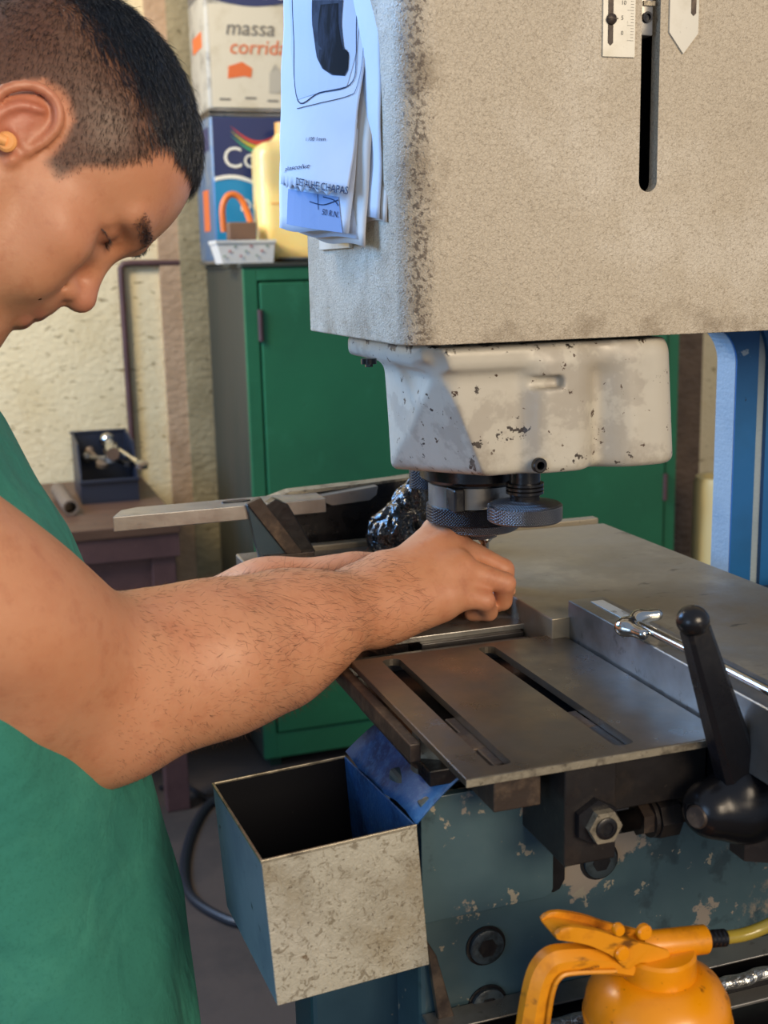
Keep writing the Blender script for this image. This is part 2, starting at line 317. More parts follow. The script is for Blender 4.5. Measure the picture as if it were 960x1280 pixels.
# ------------------------------------------------------------------ SDF engine (surface nets, sparse blocks)
def nv(v): return np.array(tuple(v), dtype=np.float32)
class SDF:
    def __init__(s): s.p = []
    def cone(s, a, b, ra, rb, k=.01, op='u'):
        a, b = nv(a), nv(b); c = (a+b)/2; s.p.append(('c', (a, b, ra, rb), c, float(np.linalg.norm(b-a)/2+max(ra, rb)), k, op)); return s
    def ell(s, c, r, Rm=None, k=.01, op='u'):
        c = nv(c); r = np.array(r, np.float32); Rm = np.eye(3, dtype=np.float32) if Rm is None else np.array(Rm, np.float32)
        s.p.append(('e', (c, r, Rm), c, float(r.max()), k, op)); return s
    def rbox(s, c, h, rr, Rm=None, k=.01, op='u'):
        c = nv(c); h = np.array(h, np.float32); Rm = np.eye(3, dtype=np.float32) if Rm is None else np.array(Rm, np.float32)
        s.p.append(('b', (c, h, rr, Rm), c, float(np.linalg.norm(h)), k, op)); return s
    def loft(s, lv, yc, k=.02):   # lv: rows of z, xc, rx, ry
        a = np.array(lv, np.float32); a = a[np.argsort(a[:, 0])]; zc = float(a[:, 0].mean()); hz = float(np.ptp(a[:, 0])/2)
        s.p.append(('l', (a, yc), nv((a[:, 1].mean(), yc, zc)), hz+.25, k, 'u')); return s
    def half(s, pt, n, k=.004):      # keep the side opposite to n
        n = nv(n); n = n/np.linalg.norm(n); s.p.append(('h', (nv(pt), n), nv(pt), 1e9, k, 'i')); return s
    def ev(s, P, idx=None, pad=0.0):
        d = np.full(len(P), 1e3, np.float32)
        for i in (range(len(s.p)) if idx is None else idx):
            t, a, c, br, k, op = s.p[i]
            if t == 'c':
                A, B, ra, rb = a; ab = B-A; h = np.clip(((P-A)@ab)/float(ab@ab), 0, 1)
                q = np.linalg.norm(P-A-h[:, None]*ab, axis=1) - (ra+(rb-ra)*h)
            elif t == 'e':
                C, r, Rm = a; l = (P-C)@Rm; k0 = np.linalg.norm(l/r, axis=1); k1 = np.linalg.norm(l/(r*r), axis=1)
                q = k0*(k0-1)/np.maximum(k1, 1e-6)
            elif t == 'b':
                C, h, rr, Rm = a; l = np.abs((P-C)@Rm) - (h-rr)
                q = np.linalg.norm(np.maximum(l, 0), axis=1) + np.minimum(l.max(axis=1), 0) - rr
            elif t == 'l':
                A, yc = a; z = P[:, 2]; xc = np.interp(z, A[:, 0], A[:, 1]); rx = np.interp(z, A[:, 0], A[:, 2]); ry = np.interp(z, A[:, 0], A[:, 3])
                r = (np.abs((P[:, 0]-xc)/rx)**2.3+np.abs((P[:, 1]-yc)/ry)**2.3)**(1/2.3)
                q = np.maximum((r-1)*np.minimum(rx, ry)*.9, np.maximum(A[0, 0]-z, z-A[-1, 0])).astype(np.float32)
            else:
                q = (P-a[0])@a[1]
            if op == 'u':
                h = np.maximum(k-np.abs(d-q), 0)/k; d = np.minimum(d, q) - h*h*k/4
            elif op == 's':
                q = -q; h = np.maximum(k-np.abs(d-q), 0)/k; d = np.maximum(d, q) + h*h*k/4
            else:
                h = np.maximum(k-np.abs(d-q), 0)/k; d = np.maximum(d, q) + h*h*k/4
        return d
    def mesh(s, name, vox, B=14, lo=None, hi=None):
        cs = np.array([p[2] for p in s.p if p[5] == 'u']); br = np.array([p[3]+.02 for p in s.p if p[5] == 'u'])[:, None]
        L0 = (cs-br).min(0) if lo is None else np.array(lo); H0 = (cs+br).max(0) if hi is None else np.array(hi)
        bs = B*vox; nb = np.ceil((H0-L0)/bs).astype(int)+1
        gi = np.stack(np.meshgrid(*[np.arange(n) for n in nb], indexing='ij'), -1).reshape(-1, 3)
        cen = (L0 + (gi+.5)*bs).astype(np.float32); hd = bs*.87
        dd = s.ev(cen); act = np.abs(dd) < hd*1.9+.004
        gi, cen = gi[act], cen[act]
        n1 = B+1; loc = np.stack(np.meshgrid(*[np.arange(n1)]*3, indexing='ij'), -1).reshape(-1, 3)
        pc = np.array([p[2] for p in s.p]); pr = np.array([p[3]+p[4]+.012 for p in s.p])
        NN = nb*B+2; keys = []; verts = []; quads = []
        def key(I): return (I[:, 0].astype(np.int64)*NN[1]+I[:, 1])*NN[2]+I[:, 2]
        co = np.array([(i, j, k) for i in (0, 1) for j in (0, 1) for k in (0, 1)])
        ed = [(a, b) for a in range(8) for b in range(8) if a < b and np.abs(co[a]-co[b]).sum() == 1]
        for g, c in zip(gi, cen):
            idx = np.nonzero(np.linalg.norm(pc-c, axis=1) < pr+hd*1.0+.01)[0]
            if not len(idx): continue
            P = (L0 + (g*B+loc)*vox).astype(np.float32)
            D = s.ev(P, idx).reshape(n1, n1, n1)
            if D.min() > 0 or D.max() < 0: continue
            ins = D < 0
            cor = [D[i:i+B, j:j+B, k:k+B] for i, j, k in co]; ci = [ins[i:i+B, j:j+B, k:k+B] for i, j, k in co]
            cnt = sum(x.astype(int) for x in ci); cell = np.argwhere((cnt > 0) & (cnt < 8))
            if not len(cell): continue
            cv = np.stack([x[tuple(cell.T)] for x in cor], 1)
            acc = np.zeros((len(cell), 3)); w = np.zeros(len(cell))
            for a, b in ed:
                da, db = cv[:, a], cv[:, b]; cr = (da < 0) != (db < 0); t = np.where(cr, da/np.where(cr, da-db, 1), 0)
                pt = co[a] + t[:, None]*(co[b]-co[a]); acc += pt*cr[:, None]; w += cr
            G = g*B+cell; keys.append(key(G)); verts.append(L0 + (G + acc/w[:, None])*vox)
            for ax in range(3):
                sl = [slice(0, B)]*3; s2 = list(sl); s2[ax] = slice(1, n1)
                a_, b_ = ins[tuple(sl)], ins[tuple(s2)]
                e = np.argwhere(a_ != b_)
                if not len(e): continue
                fl = a_[tuple(e.T)]; E = g*B+e; u, v = (ax+1) % 3, (ax+2) % 3
                ou = np.zeros(3, int); ou[u] = 1; ov = np.zeros(3, int); ov[v] = 1
                K = np.stack([key(E-ou-ov), key(E-ov), key(E), key(E-ou)], 1)
                K[~fl] = K[~fl][:, ::-1]; quads.append(K)
        keys = np.concatenate(keys); verts = np.concatenate(verts); quads = np.concatenate(quads)
        o = np.argsort(keys); ks = keys[o]; j = np.searchsorted(ks, quads); j = np.clip(j, 0, len(ks)-1)
        ok = (ks[j] == quads).all(1); F = o[j[ok]]
        me = bpy.data.meshes.new(name); me.vertices.add(len(verts)); me.vertices.foreach_set('co', verts.astype(np.float32).ravel())
        me.loops.add(F.size); me.loops.foreach_set('vertex_index', F.ravel().astype(np.int32)); me.polygons.add(len(F))
        me.polygons.foreach_set('loop_start', np.arange(0, F.size, 4, dtype=np.int32)); me.polygons.foreach_set('loop_total', np.full(len(F), 4, np.int32))
        me.polygons.foreach_set('use_smooth', np.ones(len(F), bool)); me.update(calc_edges=True); me.validate()
        return me, verts, F
M['screw_paint'] = mat('screw_grey_paint', '3c474d', .4, .3, layers=[(60, .5, .65, '23292d')], bumps=[(60, .2, .001)])
# ================================================================== SETTING
def struct(name, mb, m, smooth=False):
    o = mb.go(name, m, None, smooth); o['kind'] = 'structure'; return o
struct('floor', MB().box((-3.2, -3.0, -.06), (4.6, 3.66, 0)), M['floor'])
struct('wall_back', MB().box((-3.2, 3.62, 0), (4.6, 3.80, 3.2)), M['wall'])
struct('trim_1', MB().box((.519, 3.600, 0), (.579, 3.63, 3.2)), M['wall_pink'])
struct('trim_2', MB().box((.579, 3.592, 0), (.70, 3.63, 3.2)), M['wall_grey'])
struct('trim_3', MB().box((2.02, 3.56, 0), (2.352, 3.63, 3.2)), M['wall_shaded'])  # strip coloured brown where the back wall lies in shadow

# ================================================================== THE MACHINE
ZT, ZP = 1.055, 1.037
mc = empty('machine_tool', 'large grey and blue cast iron machine tool with worn steel table and hanging spindle', 'machine', (.55, 1.0, 0))
# --- head
rc_ = .026
hp0 = [(.310+rc_-rc_*math.sin(math.pi/2*i/8), .865+rc_-rc_*math.cos(math.pi/2*i/8), 1.300) for i in range(9)]
hd = MB().prism([(1.25, .865, 1.300)] + hp0 + [(.310, 1.150, 1.300), (1.25, 1.150, 1.300)], (0, 0, .65), .0015).go('head_housing', M['head_paint'], mc, True, label='beige hammered-paint rectangular head of the machine')
sl_x = at(812, 120, 'y', .865).x
boolean(hd, MB().box((.335, .877, 1.315), (1.22, 1.14, 1.93)).go('c', None))
zb = at(811, 240, 'y', .865).z
sw = .0082
def slotprof(w, zlo, zhi, y):
    pts = [(sl_x-w, y, zhi)]
    for i in range(13):
        a = math.pi + math.pi*i/12; pts.append((sl_x+w*math.cos(a), y, zlo+w+w*math.sin(a)))
    pts.append((sl_x+w, y, zhi)); return pts
boolean(hd, MB().prism(slotprof(sw, zb, 1.90, .84), (0, .06, 0)).go('c', None))
hd.data.polygons.foreach_set('use_smooth', [True]*len(hd.data.polygons)); hd.data.set_sharp_from_angle(angle=R_(35))
hd.data.materials.clear(); hd.data.materials.append(M['head_paint'])
MB().box((.34, .905, 1.32), (1.2, .91, 1.92)).go('inner_plate', M['black'], mc)
zz = at(808, 47, 'y', .875).z
sb = MB().box((sl_x-.0075, .868, zz), (sl_x+.0035, .900, zz+.055), .001).go('slot_slider', M['steel'], mc, True)
zc = at(808, 22, 'y', .868).z
MB().lathe((sl_x-.0025, .8675, zc), [(.0042, 0), (.0042, .002), (.0026, .002), (.0026, -.001)], (0, -1, 0), 24).go('socket_screw', M['black'], sb, True)
MB().box((sl_x-.006, .866, zc+.0085), (sl_x+.004, .872, zc+.012)).go('slider_edge', M['bright_edge'], sb)
def gauge(x0, x1, zlow, pointed):
    y0, y1 = .8632, .8650
    if pointed:
        xm = (x0+x1)/2; pts = [(x0, y0, 1.62), (x0, y0, zlow+.0155), (xm, y0, zlow), (x1, y0, zlow+.0155), (x1, y0, 1.62)]
    else: pts = [(x0, y0, 1.62), (x0, y0, zlow), (x1, y0, zlow), (x1, y0, 1.62)]
    return MB().prism(pts, (0, y1-y0, 0))
gx0, gx1 = at(754, 40, 'y', .863).x, at(794, 40, 'y', .863).x
gz = at(774, 71, 'y', .863).z
g1 = gauge(gx0, gx1, gz, False).go('gauge_plate', M['rulerm'], mc, label='square-ended aluminium gauge plate with slotted screw')
gs0 = at(763, 57, 'y', .863)
MB().prism([(gs0.x-.0022, .8628, 1.58), (gs0.x-.0022, .8628, gs0.z+.002), (gs0.x, .8628, gs0.z), (gs0.x+.0022, .8628, gs0.z+.002), (gs0.x+.0022, .8628, 1.58)], (0, .0008, 0)).go('gauge_slot', M['rust'], g1)
gsc = at(764, 24, 'y', .863)
MB().lathe((gsc.x, .8628, gsc.z), [(.0043, 0), (.0040, .0018), (.0026, .0028), (0, .0031)], (0, -1, 0), 24).box((gsc.x-.0042, .8594, gsc.z-.0004), (gsc.x+.0042, .8602, gsc.z+.0004)).go('slotted_screw', M['rust'], g1, True)
for i, tz in enumerate(range(14)):
    pass
tk = MB()
for i in range(22):
    zt_ = gz+.012+i*.0022; tk.box((gx1-.004-(.003 if i % 5 == 0 else 0), .86305, zt_), (gx1-.0015, .8633, zt_+.0003))
o = tk.go('scale_marks', M['textgrey'], g1); o['kind'] = 'stuff'
for i, s_ in enumerate(('0', '5', '10', '20')):
    lettering('scale_number', s_, .0045, lambda u, v, i=i: (gx1-.0125+u, .8629, gz+.016+.011*i+v), M['textgrey'], g1)
px0, px1 = at(837, 40, 'y', .863).x, at(873, 40, 'y', .863).x
g2 = gauge(px0, px1, at(854, 67, 'y', .863).z, True).go('gauge_plate', M['rulerm'], mc, label='pointed aluminium gauge plate')
ps = at(867, 20, 'y', .863)
MB().prism([(ps.x-.0022, .8628, 1.58), (ps.x-.0022, .8628, ps.z+.002), (ps.x, .8628, ps.z), (ps.x+.0022, .8628, ps.z+.002), (ps.x+.0022, .8628, 1.58)], (0, .0008, 0)).go('gauge_slot', M['rust'], g2)
# label holder on the side, under the papers
MB().box((.3065, 1.00, at(440, 310, 'x', .31).z), (.3100, 1.095, at(440, 285, 'x', .31).z), .0006).go('label_holder', M['rulerm'], mc)
# --- tool casting below the head
sc = SDF()
zc0, zc1 = 1.168, 1.297
sc.rbox((.428, .995, 1.287), (.093, .115, .0095), .006, k=.004)                        # flange
sc.cone((.417, 1.00, 1.30), (.420, 1.006, 1.148), .078, .066, k=.010)                     # big cone round the spindle
sc.rbox((.400, .960, 1.230), (.054, .070, .071), .02, k=.012)
sc.rbox((.449, .935, 1.228), (.030, .060, .070), .020, k=.010)
R10 = Matrix.Rotation(R_(-4), 3, 'Y')
sc.rbox((.524, .950, 1.238), (.034, .078, .069), .026, Rm=R10, k=.012)
sc.rbox((.49, .962, 1.240), (.04, .066, .062), .02, k=.022)
# recess pocket near the top of the front boss
pk = at(672, 479, 'y', .877)
sc.rbox((pk.x+.001, .872, pk.z), (.022, .014, .0050), .0035, k=.003, op='s')
# chamfer lit from the left
a_, b_ = at(535, 452, 'y', .905), at(600, 566, 'y', .885)
d_ = (b_-a_); c_ = at(487, 520, 'y', .985)
nrm = d_.cross(c_-a_); nrm = nrm if nrm.x < 0 else -nrm
sc.half(a_, nrm, .0015)
sc.half((0, 0, 1.297), (0, 0, 1), .002)
bl, br_ = at(600, 598, 'y', .885), at(808, 590, 'y', .885)
sc.half(bl, (0, -.08, -1), .008)
# side flange survives the chamfer
sc.rbox((.378, 1.000, 1.2915), (.043, .098, .0055), .003, k=.010)
me, _, _ = sc.mesh('tool_casting', .0022)
casting = put('tool_casting', me, M['cast_paint'], mc, True, label='chipped off-white cast tool housing under the head')
bh = at(461, 452, 'y', .985)
MB().cyl((bh.x, .985, 1.283), (bh.x, .985, bh.z-.002), .0068, n=24).cyl((bh.x, .985, bh.z-.002), (bh.x, .985, bh.z-.0045), .0035, n=6).go('cap_screw', M['black'], casting, True)
gs = at(675, 582, 'y', .873)
MB().lathe((gs.x, .8765, gs.z), [(.0062, 0), (.0062, .004), (.0052, .005), (.0034, .005), (.0034, .0), (0, 0)], (0, -1, 0), 28).go('grub_screw', M['black'], casting, True)
# --- spindle
SX, SY = .424, 1.014
def zy(py, y=SY-.041, px=590): return at(px, py, 'y', y).z
sp = MB().lathe((SX+.004, SY, 0), [(.052, 1.21), (.052, zy(604)), (.049, zy(608)), (.044, zy(608)), (.044, zy(612)), (.042, zy(612))], n=64).go('spindle_nose', M['blackshiny'], mc, True)
z0, z1 = zy(612), zy(639)
body = MB().lathe((SX, SY, 0), [(.030, z0+.004), (.0405, z0), (.0405, z1), (.030, z1)], n=64).go('chuck_body', M['steel'], mc, True)
MB().box((SX-.034, SY-.042, z1-.001), (SX-.0235, SY-.018, z0+.001), .002).go('chuck_groove', M['black'], body)
MB().lathe((SX, SY, 0), [(.041, z1), (.0428, z1-.001), (.0428, zy(661)+.001), (.041, zy(661))], n=72).go('knurled_ring', M['dknurl'], mc, True)
MB().lathe((SX+.006, SY, 0), [(.036, zy(661)), (.0385, zy(663)), (.0385, zy(672)), (.036, zy(674)), (.020, zy(674)), (.018, zy(684)), (.0, zy(684))], n=64).go('chuck_collar', M['knurl'], mc, True)
tx = at(606, 686, 'y', SY).x
MB().lathe((tx, SY, 0), [(.0105, zy(674)), (.0105, zy(684)), (.0075, zy(686)), (.0075, zy(689)), (.004, zy(694)), (.003, 1.083), (0, 1.081)], n=32).go('cutter_shank', M['chrome'], mc, True)
# knurled nut at far left of the spindle
nl = at(526, 598, 'y', 1.09)
MB().lathe((nl.x+.010, 1.09, nl.z-.009), [(.019, 0), (.021, .001), (.021, .018), (.019, .019)], n=48).go('knurled_nut', M['dknurl'], mc, True)
# knob with stem
KY = .930
kx = at(656, 640, 'y', KY).x
def zk(py): return at(656, py, 'y', KY).z
prof = [(.0135, 1.20), (.0135, zk(603))]
for i in range(3): h = zk(603+i*5); prof += [(.0165, h), (.0165, h-.0022), (.014, h-.0026)]
prof += [(.013, zk(620)), (.013, zk(626))]
stm = MB().lathe((kx, KY, 0), prof, n=40).go('knob_stem', M['blackshiny'], mc, True)
MB().lathe((kx, KY, 0), [(.013, zk(624)), (.031, zk(629)), (.0328, zk(631)), (.0328, zk(648)), (.031, zk(650)), (0, zk(650))], n=72).go('knurled_knob', M['knurl'], mc, True, label='bright knurled adjusting knob')

# --- column (C frame) behind the table, right
cy = 1.12
def colprof(x0, x1, zlo, ztop, rad, y, th):
    """plate whose left edge turns into the head with a rounded inner corner of radius rad"""
    pts = [(x1, y, zlo), (x1, y, ztop+.06), (x0-rad, y, ztop+.06), (x0-rad, y, ztop)]
    for i in range(1, 13):
        a = math.pi/2 - (math.pi/2)*i/12; pts.append((x0-rad+rad*math.cos(a), y, ztop-rad+rad*math.sin(a)))
    pts.append((x0, y, zlo)); return MB().prism(pts[::-1], (0, th, 0))
cyb = at(893, 600, 'x', .7835).y
col = colprof(.7835, 1.5, .0, 1.292, .045, cy+.002, cyb-cy).go('column', M['colgrey'], mc, label='tall painted machine column behind the table')
colprof(.7840, .812, .0, 1.292, .045, cy, .01).go('column_flange', M['colblue'], mc, label='blue raised flange of the column')
colprof(.811, .8225, .0, 1.305, .06, cy+.004, .01).go('column_groove', M['black'], mc)
colprof(.822, 1.49, .0, 1.315, .065, cy-.004, .02).go('column_cover', M['colblue'], mc, label='blue flat cover of the column')

# --- work table
TH = .038
tb = [(.4535, .905), (.4535, 1.248), (.6865, 1.235), (.6865, .42), (.4720, .42), (.4720, .905)]
wt = MB().prism([(x, y, ZT-TH) for x, y in tb], (0, 0, TH), .0012).go('work_table', M['table_steel'], mc, label='wide flat steel table top, scratched and stained')
MB().box((.30, 1.248, ZT-TH), (.687, 1.262, ZT+.004), .002).go('rear_table_strip', M['table_steel'], mc)
# recessed bed under the slotted plate
MB().box((.275, .765, .998), (.4715, 1.095, 1.017), .002).go('slide_bed', M['blackshiny'], mc)
MB().box((.2625, .745, 1.016), (.2712, 1.0, 1.0298), .001).go('side_rail', M['rust'], mc)
MB().box((.268, .93, 1.017), (.4525, .952, 1.026), .001).go('cross_rail', M['steel'], mc)
MB().box((.350, .955, 1.017), (.4500, .992, 1.030), .001).go('die_block', M['dark_steel'], mc)
# slotted plate
pl = MB().box((.2715, .662, ZP-.006), (.4680, .916, ZP), .0006, 1).go('slotted_plate', M['plate_steel'], mc, label='browned steel plate with two long slots')
for (xa, ya, xb, yb, w) in ((.3035, .902, .3020, .678, .0078), (.3905, .902, .3940, .678, .0078)):
    pts = []
    for i in range(9): a = math.pi*i/8; pts.append((xa+w*math.cos(a), ya+w*math.sin(a)*.7, ZP-.02))
    for i in range(9): a = math.pi+math.pi*i/8; pts.append((xb+w*math.cos(a), yb+w*math.sin(a)*.5, ZP-.02))
    boolean(pl, MB().prism(pts, (0, 0, .04)).go('c', None))
pl.data.materials.clear(); pl.data.materials.append(M['plate_steel'])
MB().box((.2713, .6612, ZP-.0055), (.4682, .6622, ZP-.0004)).go('plate_front_edge', M['edge_steel'], pl, label='bright worn front edge')
for x, y in ((.303, .735), (.394, .742)):
    MB().box((x-.006, y-.016, ZP-.0115), (x+.006, y+.016, ZP-.0062), .0006).go('slot_nut', M['rust'], pl)
# scale block (fence) between plate and table
fn = MB().box((.4705, .40, 1.017), (.5050, .908, 1.0695), .0008, 1).go('fence_bar', M['steel'], mc, label='long ground steel fence bar with a scale let into its top')
MB().box((.4860, .55, 1.0693), (.4975, .895, 1.0702)).go('scale_strip', M['rulerm'], fn)
tk = MB()
for i in range(150):
    y = .56+i*.002; l = .005 if i % 5 == 0 else .0028; tk.box((.4972-l, y, 1.0702), (.4972, y+.0003, 1.07035))
o = tk.go('scale_marks', M['black'], fn); o['kind'] = 'stuff'
for i in range(14):
    lettering('scale_number', str(10*(i+1)), .0052, lambda u, v, i=i: (.4868+v, .862-.02*i-u, 1.0704), M['black'], fn)
# clamp and chrome rod lying along the fence
c0 = at(800, 782, 'z', 1.079)
rod_end = at(968, 868, 'z', 1.079)
rd = MB().tube(spline([c0+Vector((0, .006, 0)), c0.lerp(rod_end, .5)+Vector((0, 0, .0005)), c0+(rod_end-c0)*1.5], 6), .0036, 14).go('stop_rod', M['chrome'], mc, True, label='bright chromed stop rod lying on the fence')
sk = SDF(); sk.cone(c0+Vector((-.013, .002, -.001)), c0+Vector((.006, .010, .003)), .0065, .0055, k=.006); sk.cone(c0+Vector((-.012, .004, 0)), c0+Vector((-.006, -.014, -.002)), .006, .005, k=.006)
sk.cone(c0+Vector((.004, .010, .004)), c0+Vector((.019, .006, .005)), .0045, .0045, k=.006)
me, _, _ = sk.mesh('stop_clamp', .0012, B=8); put('stop_clamp', me, M['chrome'], rd, True)

# --- under the front of the slotted plate
hx = at(541, 940, 'z', 1.012); hb = Vector((hx.x, hx.y, 0))
MB().cyl((hb.x, hb.y, hx.z-.009), (hb.x, hb.y, min(1.0305, hx.z+.017)), .0150, n=6).go('hex_nut', M['bright_edge'], mc)
MB().lathe((hb.x, hb.y, hx.z-.015), [(.010, 0), (.0165, .003), (.0165, .007), (0, .007)], n=32).go('washer', M['steel'], mc, True)
b0, b1 = at(617, 972, 'y', .69), at(676, 1006, 'y', .69)
MB().box((b0.x, .69, b1.z), (b1.x, .78, 1.0305), .001).go('plate_lug', M['rust'], mc)
MB().box((.2735, .735, 1.000), (.47, .90, 1.012), .001).go('plate_carrier', M['black'], mc)
n0, n1 = at(710, 975, 'y', .672), at(771, 1072, 'y', .672)
nb = MB().box((n0.x-.002, .672, n1.z), (n1.x-.001, .752, 1.0305), .0014).go('clamp_block', M['dark_steel'], mc, label='dark square clamp block holding a hex nut')
nc = at(747, 1025, 'y', .672)
MB().cyl((nc.x-.003, .672, nc.z+.001), (nc.x-.003, .666, nc.z+.001), .0165, n=6).go('lock_nut', M['black'], nb)
MB().lathe((nc.x, .666, nc.z-.0005), [(.0125, 0), (.0125, .006)], (0, -1, 0), n=6).go('hex_nut', M['bright_edge'], nb, label='bright hex nut')
MB().lathe((nc.x, .6598, nc.z-.0005), [(.0078, -.001), (.0078, .0012), (.0068, .0018), (.0045, .0018), (.0045, .0006), (0, .0006)], (0, -1, 0), n=28).go('stud_end', M['black'], nb, True)
r0, r1 = at(768, 952, 'y', .683), at(866, 1000, 'y', .683)
MB().box((n1.x-.002, .683, r1.z+.003), (r1.x+.012, .74, 1.0305), .001).go('front_rail', M['dark_steel'], mc)
MB().box((.462, .683, .955), (.482, .76, 1.0305), .002).go('lever_post', M['black'], mc)
# horizontal adjusting screw
q0, q1 = at(770, 1030, 'y', .69), at(866, 1015, 'y', .69)
zq = (q0.z+q1.z)/2-.001
MB().cyl((q0.x-.005, .695, zq), (q1.x, .695, zq), .0056, n=20).go('screw_core', M['dark_steel'], mc, True)
th = MB()
for i in range(14): x = q0.x+.004+i*.0013; th.lathe((x, .695, zq), [(.0055, 0), (.0078, .0006), (.0055, .0012)], (1, 0, 0), 24)
o = th.go('screw_thread', M['dark_steel'], mc, True)
MB().cyl((q0.x-.002, .695, zq), (q0.x+.003, .695, zq), .0085, n=6).go('lock_nut', M['dark_steel'], mc)
xq = at(800, 1025, 'y', .69).x
MB().cyl((xq, .695, zq), (xq+.0085, .695, zq), .0125, n=6).go('hex_nut', M['rust'], mc)
MB().lathe((xq+.0085, .695, zq), [(.0145, 0), (.0145, .003)], (1, 0, 0), 28).go('washer', M['dark_steel'], mc, True)
MB().cyl((xq+.0125, .695, zq), (xq+.0285, .695, zq), .0165, n=8).go('bolt_head', M['dark_steel'], mc)
MB().box((xq+.0285, .688, zq-.006), (xq+.0375, .702, zq+.006), .001).go('square_end', M['rust'], mc)
# clamp lever with hub
LY = .655
h0 = at(884, 1012, 'y', LY)
hs = SDF()
hs.cone((h0.x+.004, LY, h0.z), (h0.x+.034, LY, h0.z+.001), .0205, .0225, k=.012).cone((h0.x+.034, LY, h0.z+.001), (h0.x+.085, LY, h0.z+.002), .0225, .020, k=.012)
tp = at(866, 776, 'y', .640)
l1, l2 = at(880, 830, 'y', .643), at(928, 985, 'y', .652)
hs.cone(l2+Vector((0, .0, -.016)), l2, .022, .0185, k=.012)
hs.cone((h0.x+.0, LY-.002, h0.z), (h0.x-.004, LY-.002, h0.z), .012, .010, k=.006, op='s')
me, _, _ = hs.mesh('clamp_lever', .0018)
lv = put('clamp_lever', me, M['blackshiny'], mc, True, label='black clamp lever with round hub and ball-ended handle')
ax = (tp-l2).normalized(); side = ax.cross(Vector((0, 1, 0))).normalized(); fr = side.cross(ax).normalized()
def quadbar(a, b, wa, wb, ta, tb, ch=.3):
    mb = MB(); R = []
    for p, w, t in ((a, wa, ta), (b, wb, tb)):
        pts = [(-1, -1+ch), (-1+ch, -1), (1-ch, -1), (1, -1+ch), (1, 1-ch), (1-ch, 1), (-1+ch, 1), (-1, 1-ch)]
        R.append([mb.bm.verts.new(p+side*(u*w)+fr*(v*t)) for u, v in pts])
    for i in range(8): mb.bm.faces.new((R[0][i], R[0][(i+1) % 8], R[1][(i+1) % 8], R[1][i]))
    mb.bm.faces.new(R[0][::-1]); mb.bm.faces.new(R[1]); return mb
quadbar(l2-ax*.012, tp-ax*.006, .0155, .0088, .010, .0070).go('lever_shaft', M['black'], lv, True, auto=30)
MB().ball(tp, .0108, 28, (1, 1, .95)).go('lever_ball', M['blackshiny'], lv, True)
MB().lathe((h0.x-.010, LY-.006, h0.z), [(.0, -.008), (.0082, -.008), (.0082, .0035), (.0070, .0050), (0, .0050)], (-1, -.45, .1), 28).go('hub_pin', M['rust'], lv, True)
wl = MB()
for i in range(12):
    a = math.pi*(.05+.9*i/11); c = l2+Vector((.006, 0, -.002)); wl.ball(c+Vector((.0185*math.cos(a), -.0195*math.sin(a), -.003)), .0026, 8)
wl.go('weld_bead', M['steel'], lv, True, kind='stuff')
hx2 = at(935, 1060, 'y', LY)
MB().cyl((hx2.x+.006, LY, hx2.z-.004), (hx2.x+.006, LY, hx2.z+.016), .0175, n=6).go('hex_nut', M['rust'], mc)

# --- blue machine body
BY = .745
bx0 = .268
MB().box((bx0, BY+.002, .30), (1.30, .812, .985), .004, 2).go('machine_body', M['blue'], mc, label='worn teal-blue lower body with chipped paint')
pz, pr = at(600, 1133, 'y', BY).z, at(687, 1100, 'y', BY).x
bp = MB().prism([(bx0, BY-.006, pz-.0015), (bx0, BY-.006, .985), (bx0+.006, BY-.006, .99), (pr, BY-.006, .99), (pr, BY-.006, pz+.006), (pr-.002, BY-.006, pz+.002), (pr-.006, BY-.006, pz)][::-1], (0, .0085, 0), .0007).go('front_cover', M['blue'], mc)
g0 = at(706, 1120, 'y', BY)
MB().prism([(pr+.0005, BY+.0005, 1.01), (pr+.0005, BY+.0005, pz), (pr+.004, BY+.0005, pz-.001), (g0.x-.004, BY+.0005, pz+.001), (g0.x, BY+.0005, pz+.008), (g0.x, BY+.0005, 1.01)], (0, .004, 0)).go('cover_gap', M['black'], mc)
MB().box((.30, BY+.01, .984), (1.0, 1.05, 1.015), .002).go('bed_support', M['black'], mc)
def sock(px, py, r=.0135):
    c = at(px, py, 'y', BY)
    s = MB().lathe((c.x, BY+.0015, c.z), [(r*1.18, 0), (r*1.18, .0008), (r*1.02, .0009)], (0, -1, 0), 36).go('screw_ring', M['black'], mc, True)
    MB().lathe((c.x, BY+.001, c.z), [(r, 0), (r, .0028), (r*.88, .0036), (r*.56, .0036)], (0, -1, 0), 36).go('socket_screw', M['screw_paint'], s, True)
    MB().lathe((c.x, BY+.001, c.z), [(r*.57, 0), (r*.57, .0040)], (0, -1, 0), 6).go('hex_socket', M['black'], s)
sock(608, 1183); sock(750, 1076); sock(610, 1256)
